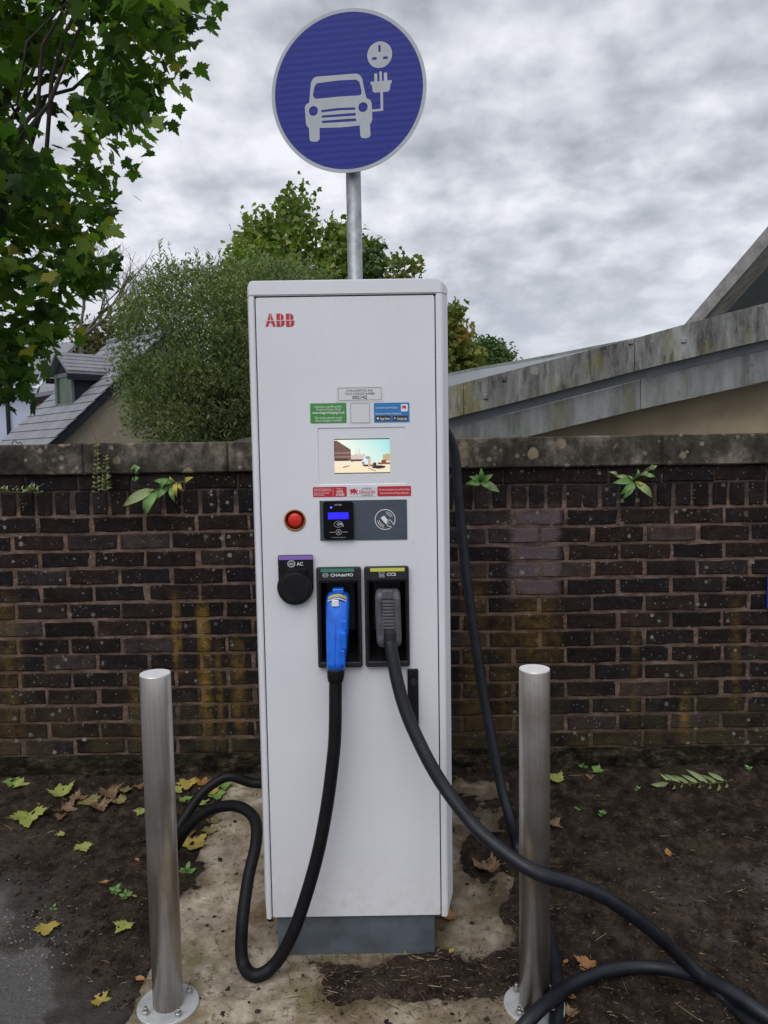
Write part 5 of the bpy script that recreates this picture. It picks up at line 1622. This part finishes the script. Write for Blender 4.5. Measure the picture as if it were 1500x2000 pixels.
tree('sycamore_tree', 'small sycamore with brown turning leaves above the cabinet top', poly, [[(783, 500), (792, 500), (800, 520), (792, 540), (786, 525)]], 20.0, .5, 75, 12, .12, .15, MAPLE_S, LM['autumn'], 15, Vector((.5, 20, -2.6)), .10, M['bark'], 40., .5, .5, 10, mindist=3)
poly = [(800, 640), (868, 600), (880, 602), (893, 600), (896, 625), (918, 640), (920, 660), (912, 668), (936, 690), (940, 720), (930, 745), (900, 900), (800, 900)]
tree('sycamore_tree', 'yellowing sycamore beside the right edge of the charger above the curved roof', poly, [], 19.0, 1.2, 300, 20, .16, .16, MAPLE_S, LM['autumn'], 16, Vector((1.3, 19, -2.6)), .14, M['bark'], 50., .5, .5, 18, mindist=3)
poly = [(915, 690), (932, 668), (950, 664), (970, 672), (986, 684), (996, 696), (992, 712), (985, 760), (920, 780)]
tree('ash_tree', 'distant rounded dark green tree peeping over the curved roof', poly, [], 34.0, 1.4, 260, 20, .24, .2, OVAL, LM['fargreen'], 17, Vector((4.6, 34, -2.6)), .2, M['bark'], 40., .5, .5, 12, mindist=2)
poly = [(130, 640), (170, 620), (200, 628), (222, 615), (240, 640), (245, 680), (230, 760), (120, 760)]
tree('olive_brown_tree', 'distant olive-brown tree above the slate roof ridge', poly, [], 30.0, 1.3, 220, 18, .24, .2, OVAL, LM['farbrown'], 18, at(185, 880, 30.0) - Vector((0, 0, 4.0)), .2, M['bark'], 40., .5, .5, 12, mindist=2)


# bare tree between maple and willow
bt = empty('bare_tree', 'leafless grey-branched tree between the maple and the willow bush', 'tree')
r = random.Random(31); bm = bmesh.new()


def grow(a, d, L, rad, depth):
    n = 4; pts = [a]
    for i in range(n):
        d = (d + Vector((r.gauss(0, .16), r.gauss(0, .16), r.gauss(.02, .10)))).normalized(); pts.append(pts[-1] + d * L / n)
    add_tube(bm, pts, lambda t: rad * (1 - .45 * t), 5, True)
    if depth == 0:
        return
    for k in range(3 if depth > 1 else 4):
        i = r.choice((2, 3, 4)); nd_ = (d + Vector((r.gauss(0, .55), r.gauss(0, .45), r.gauss(.08, .4)))).normalized()
        grow(pts[i], nd_, L * r.uniform(.55, .8), rad * .55, depth - 1)


b0 = at(158, 660, 19.0); root = Vector((b0.x - .2, 19, -2.6))
add_tube(bm, [root, root.lerp(b0, .5) + Vector((.1, 0, 0)), b0], lambda t: .10 - .05 * t, 8)
for d in ((.5, 0, .8), (.85, .1, .45), (.25, -.1, 1.0), (.7, 0, .65)):
    grow(b0, Vector(d).normalized(), 1.05, .042, 4)
obj('trunk', bm, M['greybark'], bt)
# small black bird perched in it
bd_ = empty('bird', 'tiny black bird perched on a twig beside the willow bush', 'bird')
p = at(255, 568, 18.5)
obj('body', lathe([(.006, -.13), (.022, -.07), (.042, -.02), (.050, .03), (.038, .075), (.024, .10), (.030, .125), (.026, .15), (.006, .168)], p, 14), M['feather'], bd_, True)
obj('beak', lathe([(.010, 0), (.0015, .04)], (0, 0, 0), 8), M['wire'], bd_); bk = bd_.children[-1]
bk.location = p + Vector((.024, 0, .14)); bk.rotation_euler = (0, R(95), 0)
obj('perch', tube([p + Vector((-.5, .2, -.25)), p + Vector((-.1, 0, -.10)), p + Vector((.2, 0, -.06))], .012, 6), M['greybark'], bt)

# ------------------------------------------------------------------ plants rooted in the wall


def blade(name, base, tip, w, m, parent, sag=.25, y_out=-.02, n=6):
    """one lanceolate leaf with a keel, arching from base to tip"""
    d = tip - base; L = d.length; view = Vector((0, -1, .25)).normalized()
    side = d.cross(view).normalized() * w; nn = side.cross(d).normalized()
    if nn.y > 0:
        nn = -nn
    bm = bmesh.new(); rows = []
    for i in range(n + 1):
        t = i / n; c = base + d * t + nn * (math.sin(t * math.pi) * L * .10) + Vector((0, y_out * math.sin(t * math.pi), 0))
        ww = (math.sin(math.pi * min(1, t * .96 + .04) ** .8) ** .9) * .5 if 0 < i < n else .03
        rows.append([bm.verts.new(c - side * ww + nn * L * .03), bm.verts.new(c), bm.verts.new(c + side * ww + nn * L * .03)])
    for a, b_ in zip(rows, rows[1:]):
        for k in range(2):
            bm.faces.new((a[k], a[k + 1], b_[k + 1], b_[k]))
    return obj(name, bm, m, parent, True)


def wall_plant(name, label, stems, leaves, yb, group='weeds growing from the wall joints', cat='plant', stem_m='stem', w=.30):
    t = empty(name, label, cat, group)
    for pts, rad in stems:
        P = [at(x, y, yb + o) for x, y, o in pts]
        obj('stem', tube(catmull(P, 5), rad, 6), M[stem_m], t)
    for (x0, y0, x1, y1, mk) in leaves:
        a, b_ = at(x0, y0, yb - .03), at(x1, y1, yb - .03 - rng.uniform(.0, .05))
        blade('leaf', a, b_, (b_ - a).length * w, FL[mk], t)
    return t


k8 = lambda x, y: (x / 2.858, 840 + y / 2.858)
lv = [((975, 290), (860, 282), 'fresh'), ((945, 318), (868, 390), 'fresh'), ((860, 330), (690, 425), 'sage'), ((835, 345), (757, 408), 'fresh'), ((850, 345), (802, 452), 'fresh'), ((880, 340), (818, 472), 'fresh'), ((960, 310), (976, 402), 'fresh'), ((985, 290), (988, 375), 'gold'),
      ((980, 288), (945, 258), 'lime'), ((1000, 295), (1028, 345), 'gold'), ((1035, 288), (1082, 262), 'gold'), ((900, 325), (940, 270), 'fresh')]
wall_plant('buddleia_sprig', 'leafy sprig with green and yellow pointed leaves drooping from the wall joint', [([(*k8(1090, 300), .02), (*k8(1030, 285), -.03), (*k8(940, 315), -.05), (*k8(830, 345), -.05)], .0022)], [(*k8(*a), *k8(*b), m_) for a, b, m_ in lv], YW, w=.30)
k1 = lambda x, y: (870 + x * .42, 840 + y * .42)
cc = (162, 238)
lv = [((92, 250), 'fresh'), ((108, 214), 'fresh'), ((165, 176), 'fresh'), ((222, 206), 'fresh'), ((252, 288), 'sage'), ((216, 276), 'fresh'), ((188, 272), 'sage'), ((128, 264), 'fresh'), ((140, 205), 'fresh')]
wall_plant('wall_weed', 'small tuft of broad green leaves on the wall next to the hanging cable', [([(*k1(165, 250), .03), (*k1(162, 238), -.03)], .002)], [(*k1(*cc), *k1(*t), m_) for t, m_ in lv], YW, w=.36)
cc = (868, 236)
lv = [((868, 236), (812, 300), 'fresh'), ((868, 240), (824, 322), 'fresh'), ((870, 240), (850, 300), 'fresh'), ((880, 240), (960, 314), 'sage'), ((885, 238), (918, 262), 'gold'), ((862, 232), (775, 246), 'fresh'), ((850, 225), (786, 212), 'sage'), ((800, 205), (758, 194), 'sage'), ((880, 222), (895, 180), 'fresh'),
      ((900, 210), (942, 190), 'sage'), ((915, 205), (976, 218), 'fresh'), ((935, 190), (962, 158), 'sage'), ((945, 180), (985, 165), 'sage'), ((870, 235), (846, 210), 'fresh')]
wall_plant('wall_weed', 'leafy green weed with upright side shoots spreading from the wall under the coping', [([(*k1(868, 250), .03), (*k1(868, 236), -.03), (*k1(905, 208), -.04), (*k1(950, 170), -.04)], .0018), ([(*k1(868, 236), -.03), (*k1(820, 215), -.04), (*k1(775, 197), -.04)], .0016)], [(*k1(*a), *k1(*b), m_) for a, b, m_ in lv], YW, w=.33)
lv = []
for sx_, y0, y1 in ((548, 345, 95), (598, 335, 150)):
    for i in range(11):
        t = i / 10; y = y0 + (y1 - y0) * t; s = 36 * (1 - .45 * t)
        lv += [((sx_, y), (sx_ - s, y - 10 + rng.uniform(-8, 8)), rng.choice(['weed', 'weed', 'sage'])), ((sx_, y - 6), (sx_ + s * .8, y - 14 + rng.uniform(-8, 8)), rng.choice(['weed', 'weed', 'olive']))]
wall_plant('willowherb', 'tall thin weed with paired small leaves climbing up over the coping', [([(*k8(560, 350), .02), (*k8(548, 300), -.035), (*k8(545, 100), -.04), (*k8(525, 20), -.04), (*k8(522, -60), -.03)], .0018), ([(*k8(590, 345), .02), (*k8(600, 280), -.035), (*k8(603, 120), -.04), (*k8(602, 90), -.04)], .0012), ([(*k8(545, 90), -.04), (*k8(560, 50), -.04), (*k8(590, 28), -.04)], .001)],
           [(*k8(*a), *k8(*b), m_) for a, b, m_ in lv], YW, stem_m='redstem', w=.34)
lv = []
for i in range(13):
    x = 5 + i * 19; lv.append(((x, 345 - 8 * (i % 3)), (x + rng.uniform(-22, 10), 322 - 14 * (i % 2) - (12 if i > 8 else 0)), rng.choice(['sage', 'weed', 'weed'])))
    if i > 6:
        lv.append(((x, 345), (x + 18, 355 - rng.uniform(0, 40)), 'fresh'))
wall_plant('creeping_weed', 'low creeping weed trailing along the ledge at the far end of the wall', [([(*k8(-60, 335), -.02), (*k8(60, 345), -.03), (*k8(160, 342), -.03), (*k8(245, 300), -.03)], .0015)], [(*k8(*a), *k8(*b), m_) for a, b, m_ in lv], YW, w=.32)
lv = [((760, 230), (738, 205), 'weed'), ((762, 228), (785, 208), 'fresh'), ((760, 225), (755, 190), 'fresh'), ((760, 240), (780, 238), 'weed'), ((758, 275), (738, 268), 'fresh'), ((760, 275), (778, 268), 'fresh'), ((760, 272), (762, 288), 'weed'), ((758, 235), (740, 232), 'fresh')]
wall_plant('wall_fern', 'tiny green tuft on the coping face above the drooping sprig', [([(*k8(762, 285), .0), (*k8(760, 235), -.035), (*k8(758, 200), -.04)], .001)], [(*k8(*a), *k8(*b), m_) for a, b, m_ in lv], YW, w=.6)
# looped bit of wire on the coping
wr = tag(obj('wire_loop', join([]) if False else tube(catmull([Vector((at(12, 868, YW).x, YW + .05, zc1 - .004)), Vector((at(14, 862, YW).x, YW + .05, zc1 + .012)), Vector((at(19, 858, YW).x, YW + .05, zc1 + .018)), Vector((at(24, 864, YW).x, YW + .05, zc1 + .006)), Vector((at(28, 862, YW).x, YW + .05, zc1 + .012)), Vector((at(33, 868, YW).x, YW + .05, zc1 - .004))], 6), .0018, 6), M['wire']),
         'bent loop of dark wire sticking up from the coping', 'wire')

# ------------------------------------------------------------------ fallen leaves, sprig, seedlings


def surf(x, y):
    z = soil_z(x, y)
    if in_poly(x, y, pad_pts):
        z = max(z, gz(x, y) + PADZ)
    return z


def maple_leaf_obj(px, py, size_px, mk, label, curl=None, shape=None):
    p = grd(px, py); ppm = FPX / p.y
    s = size_px / ppm * .95
    r = random.Random(int(px * 7 + py)); az = r.uniform(0, 6.28); curl = r.uniform(.15, .5) if curl is None else curl
    o = shape or MAPLE; bm = bmesh.new(); up = []
    for j, f in enumerate((1.0,)):
        ring = []
        for (x, y) in o:
            x2, y2 = x * s + r.gauss(0, .012) * s, (y - .4) * s
            zz = curl * s * (abs(x) ** 1.6 * 1.6 + (y - .4) ** 2 * r.uniform(.2, .9)) + r.uniform(0, .03) * s
            ring.append((x2, y2, zz))
    ca_, sa_ = math.cos(az), math.sin(az)

    def place(q):
        X, Y_ = p.x + q[0] * ca_ - q[1] * sa_, p.y + q[0] * sa_ + q[1] * ca_
        return Vector((X, Y_, surf(X, Y_) * .4 + surf(p.x, p.y) * .6 + .004 + q[2]))
    c = bm.verts.new(place((0, -.1 * s, 0)))
    vs = [bm.verts.new(place(q)) for q in ring]
    for i in range(len(vs)):
        bm.faces.new((c, vs[i], vs[(i + 1) % len(vs)]))
    bmesh.ops.subdivide_edges(bm, edges=[e for e in bm.edges if c in e.verts], cuts=1)
    for v in bm.verts:
        v.co.z += curl * .25 * s * fbm(v.co.x, v.co.y, 22.0, 2, px)
    t = tag(obj('fallen_leaf', bm, FL[mk], None, True), label, 'leaf', 'leaves fallen on the ground')
    st = [place((0, -.38 * s, .0)), place((.05 * s, -.62 * s, .02 * s)), place((.15 * s, -.85 * s, .05 * s))]
    obj('stalk', tube(st, .0011, 5), M['stem'] if mk in ('green', 'lime') else M['redstem'], t)
    return t


SL = 'on the dark soil by the steel bollard with the blue plug cable'
for (px, py, s, mk, lab) in [
    (24, 1536, 30, 'green', 'green maple leaf under a lime one by the wall foot'), (40, 1542, 30, 'lime', 'lime maple leaf overlapping a green one by the wall foot'), (120, 1557, 46, 'lime', 'pale lime maple leaf lying flat near the wall foot'),
    (56, 1604, 66, 'lime', 'largest pale green maple leaf on the dark soil'), (132, 1588, 36, 'brown', 'curled tan brown leaf beside the leaf pile'), (176, 1574, 46, 'olive', 'olive brown maple leaf in the pile by the wall foot'),
    (216, 1563, 46, 'brown', 'yellow-brown crumpled maple leaf on top of the pile'), (246, 1557, 26, 'olive', 'small grey-green leaf at the end of the pile'), (76, 1580, 14, 'orange', 'tiny orange leaf scrap beside the largest pale leaf'),
    (272, 1550, 24, 'brown', 'dry brown leaf at the wall foot behind the bollard'), (276, 1590, 28, 'lime', 'lime leaf half hidden by the steel bollard'), (163, 1665, 34, 'lime', 'lone light green maple leaf mid soil'),
    (205, 1728, 24, 'orange', 'orange brown leaf standing curled on the soil'), (268, 1685, 16, 'orange', 'small rust leaf close to the bollard post'), (92, 1820, 44, 'yellow', 'yellow pointed leaf at the edge of the gravel'),
    (242, 1822, 40, 'lime', 'light green star-shaped maple leaf near the gravel and bollard'), (198, 1955, 40, 'yellow', 'yellow and green leaf with a long stalk near the tarmac'), (276, 1922, 26, 'orange', 'russet narrow leaf touching the concrete pad edge'),
    (262, 1758, 14, 'orange', 'tiny rust leaf next to green seedlings'), (366, 1543, 40, 'yellow', 'yellow maple leaf beneath the upper cable arch'), (407, 1553, 42, 'yellow', 'yellow-orange maple leaf between the two cable arches'), (424, 1560, 34, 'green', 'bright green leaf between the cable arches'),
    (362, 1566, 26, 'green', 'dark green leaf beside the cable arches'), (380, 1655, 56, 'yellow', 'broad yellow maple leaf at the pad edge under the cables'), (426, 1591, 24, 'yellow', 'small yellow leaf inside the lower cable arch'), (368, 1640, 26, 'brown', 'dry brown leaf behind the broad yellow leaf'),
    (418, 1610, 28, 'olive', 'olive leaf on the pad edge below the cable arch'), (1084, 1536, 34, 'lime', 'lime leaf at the foot of the wall behind the cable-crossed bollard'), (1170, 1517, 28, 'green', 'bright green lobed leaf against the wall footing'), (1153, 1526, 18, 'brown', 'little brown leaf next to the bright green lobed leaf'),
    (1083, 1630, 30, 'brown', 'tan dried leaf right behind the cable-crossed bollard'), (1306, 1668, 26, 'orange', 'reddish brown leaf alone on the open soil'), (950, 1708, 54, 'brown', 'shrivelled brown leaf on the dirty pad by the charger'), (876, 1800, 34, 'orange', 'tan leaf tucked against the charger foot'),
    (1145, 1889, 42, 'orange', 'orange brown leaf inside the ground cable loop'), (1104, 1886, 18, 'orange', 'small peach leaf near the orange one in the loop'), (1113, 1953, 24, 'orange', 'oval rust leaf under the ground cable loop'), (881, 1869, 18, 'yellow', 'small yellow leaf at the plinth corner'),
    (198, 1585, 40, 'brown', 'tan crumpled leaf low in the pile by the wall foot'), (152, 1570, 34, 'brown', 'brown leaf between the lime and olive leaves'), (232, 1575, 30, 'olive', 'folded olive leaf in front of the pile'), (118, 1600, 24, 'brown', 'small tan leaf below the pile'),
    (345, 1552, 30, 'lime', 'lime leaf tucked behind the steel post by the cables'), (440, 1545, 30, 'green', 'green leaf on the pad corner behind the cable arch'), (392, 1575, 32, 'lime', 'lime leaf under the lower cable arch'), (410, 1632, 30, 'olive', 'dull olive leaf along the pad edge'), (398, 1540, 28, 'orange', 'orange leaf under the upper cable arch'),
    (118, 1642, 18, 'lime', 'slim lime leaf scrap on the soil'), (1118, 1990, 28, 'brown', 'brown leaf beside the bollard base plate')]:
    maple_leaf_obj(px, py, s, mk, lab, curl=.55 if mk == 'brown' else None, shape=OVAL if s < 27 and mk in ('orange', 'yellow') else None)

# fallen compound sprig on the right
fr = empty('fallen_sprig', 'pale green feathery sprig of paired leaflets lying near the wall footing', 'sprig')
S0, S1 = grd(1434, 1522, .012), grd(1305, 1533, .012)
stp = [S0, S0.lerp(S1, .35) + Vector((0, -.03, .004)), S0.lerp(S1, .7) + Vector((0, -.01, .004)), S1]
obj('stem', tube(catmull(stp, 5), .0018, 6), M['stem'], fr)
cur = catmull(stp, 8); ax = (S1 - S0).normalized(); sd = Vector((-ax.y, ax.x, 0))
for i in range(4, len(cur) - 1, 3):
    for s in (-1, 1):
        L = .085 * (1.1 - .4 * i / len(cur)) * rng.uniform(.8, 1.1)
        tip = cur[i] + ax * L * .6 + sd * s * L * .95 + Vector((0, 0, rng.uniform(.005, .03)))
        blade('leaf', cur[i] + Vector((0, 0, .003)), tip, L * .24, FL['sage'], fr, y_out=0)
blade('leaf', cur[-2], S1 + ax * .08 + Vector((0, 0, .01)), .025, FL['sage'], fr, y_out=0)


def seedling(px, py, s_px, label, n=6):
    p = grd(px, py); p.z = surf(p.x, p.y); s = s_px / (FPX / p.y); t = empty('seedling', label, 'seedling', 'seedlings sprouting in the soil')
    obj('stem', tube([p - Vector((0, 0, .005)), p + Vector((0, 0, .3 * s)), p + Vector((.05 * s, 0, .6 * s))], .0009, 5), M['stem'], t)
    for i in range(n):
        a = i * 6.28 / n + rng.uniform(-.3, .3); b0_ = p + Vector((0, 0, s * rng.uniform(.2, .6)))
        blade('leaf', b0_, b0_ + Vector((math.cos(a), math.sin(a), rng.uniform(.1, .6))) * s * .6, s * .3, FL['fresh'], t, y_out=0, n=4)


seedling(366, 1714, 30, 'bright green seedling at the pad edge beside the steel post', 5)
seedling(226, 1750, 24, 'seedling with round leaves left of its twin', 6)
seedling(246, 1756, 24, 'seedling with round leaves nearer the rust leaf', 6)
seedling(105, 1778, 14, 'single small seedling at the gravel edge', 4)
seedling(1140, 1508, 20, 'sprout against the wall footing near the bright green lobed leaf', 6)
seedling(1176, 1597, 16, 'low cluster of seed leaves in open soil', 6)
seedling(1127, 1590, 12, 'tiny sprout left of the seed leaf cluster', 4)
seedling(1245, 1550, 12, 'tiny sprout between the wall sprig and the footing', 4)
seedling(792, 1876, 9, 'minute sprout in the dirt before the grey plinth', 4)
seedling(1462, 1515, 14, 'sprout at the footing beyond the feathery sprig', 5)

# gravel, crumbs, twigs: uncountable bits
r = random.Random(77)


def bits(name, m, n, pick, smin, smax, flat_=.6):
    V, Fc = [], []
    for _ in range(n):
        x, y = pick()
        z = surf(x, y); s = r.uniform(smin, smax) * r.choice((.6, .8, 1, 1.4)); b0_ = len(V); a = r.uniform(0, 6.28)
        pr = []
        for (u, v, w) in ((1, 0, 0), (-.9, .2, 0), (.1, .8, 0), (-.1, -.9, 0), (.1, .1, flat_), (0, 0, -.5)):
            u += r.uniform(-.3, .3); v += r.uniform(-.3, .3)
            V.append((x + s * (u * math.cos(a) - v * math.sin(a)), y + s * (u * math.sin(a) + v * math.cos(a)), z + s * (w + .1)))
        for f in ((0, 2, 4), (2, 1, 4), (1, 3, 4), (3, 0, 4), (2, 0, 5), (1, 2, 5), (3, 1, 5), (0, 3, 5)):
            Fc.append([b0_ + i for i in f])
    me = bpy.data.meshes.new(name); me.from_pydata(V, [], Fc)
    o = obj(name, me, m); o['kind'] = 'stuff'; return o


def pick_px(x0, x1, y0, y1):
    def f():
        p = grd(r.uniform(x0, x1), r.uniform(y0, y1)); return p.x, p.y
    return f


TA = grd(0, 1800); TN = grd(165, 2000) - TA; TN = Vector((TN.y, -TN.x, 0)).normalized()
if TN.x > 0:
    TN = -TN


def pick_soil():
    while True:
        p = grd(r.uniform(-150, 1650), 1500 + 560 * r.random() ** .8)
        if p.y > YW - .05:
            continue
        if -.30 < p.x < .14 and p.y > YC:
            continue
        if (p.x - TA.x) * TN.x + (p.y - TA.y) * TN.y > -.06:
            continue
        if in_poly(p.x, p.y, pad_pts) and soil_z(p.x, p.y) < gz(p.x, p.y) + PADZ and r.random() < .95:
            continue
        return p.x, p.y


def pick_gravel():
    while True:
        x, y = r.gauss(55, 50), r.gauss(1850, 60)
        if y < 2010:
            p = grd(x, y); return p.x, p.y


g_ = bits('gravel', M['stone'], 300, pick_gravel, .0018, .0045); g_['label'] = 'pale loose gravel at the tarmac edge'
c_ = bits('soil_crumbs', M['crumb'], 5200, pick_soil, .002, .008, .8); c_['label'] = 'dark crumbs and clods of soil'
k_ = bits('soil_clods', M['crumb'], 420, pick_soil, .006, .014, .7); k_['label'] = 'larger broken clods of dark soil'
s_ = bits('grit', M['stone'], 420, pick_soil, .0012, .0028); s_['label'] = 'scattered pale grit on the soil'
V, Fc = [], []
for _ in range(1500):
    x, y = pick_soil() if r.random() < .72 else pick_px(560, 1010, 1860, 2000)()
    if -.30 < x < .14 and y > YC:
        continue
    z = surf(x, y) + .003; a = r.uniform(0, 6.28); L = r.choice((.006, .010, .014, .03)) * r.uniform(.6, 1.3); w = r.uniform(.0006, .0013)
    if L > .03 and r.random() < .3:
        L *= 1.8
    d = Vector((math.cos(a), math.sin(a), r.uniform(-.1, .2))) * L; sd = Vector((-math.sin(a), math.cos(a), 0)) * w
    b0_ = len(V); p = Vector((x, y, z)); mid = p + d * .5 + sd * r.uniform(-3, 3)
    for q in (p - sd, p + sd, mid - sd, mid + sd, p + d - sd * .4, p + d + sd * .4, p + Vector((0, 0, .0015)), mid + Vector((0, 0, .002)), p + d + Vector((0, 0, .001))):
        V.append(q)
    for f in ((0, 2, 7, 6), (6, 7, 3, 1), (2, 4, 8, 7), (7, 8, 5, 3)):
        Fc.append([b0_ + i for i in f])
me = bpy.data.meshes.new('leaf_litter'); me.from_pydata([tuple(v) for v in V], [], Fc)
at_ = me.attributes.new('leaf_tone', 'FLOAT', 'POINT'); at_.data.foreach_set('value', np.repeat(np.random.RandomState(3).rand(len(V) // 9), 9).astype(np.float32))
lt = leaf_material('dry_litter', [(0.0, (0.06, 0.04, 0.028)), (0.5, (0.13, 0.085, 0.05)), (0.8, (0.22, 0.16, 0.10)), (1.0, (0.30, 0.26, 0.17))], .1)
o = obj('leaf_litter', me, lt); o['kind'] = 'stuff'; o['label'] = 'dry twigs, needles and leaf scraps'
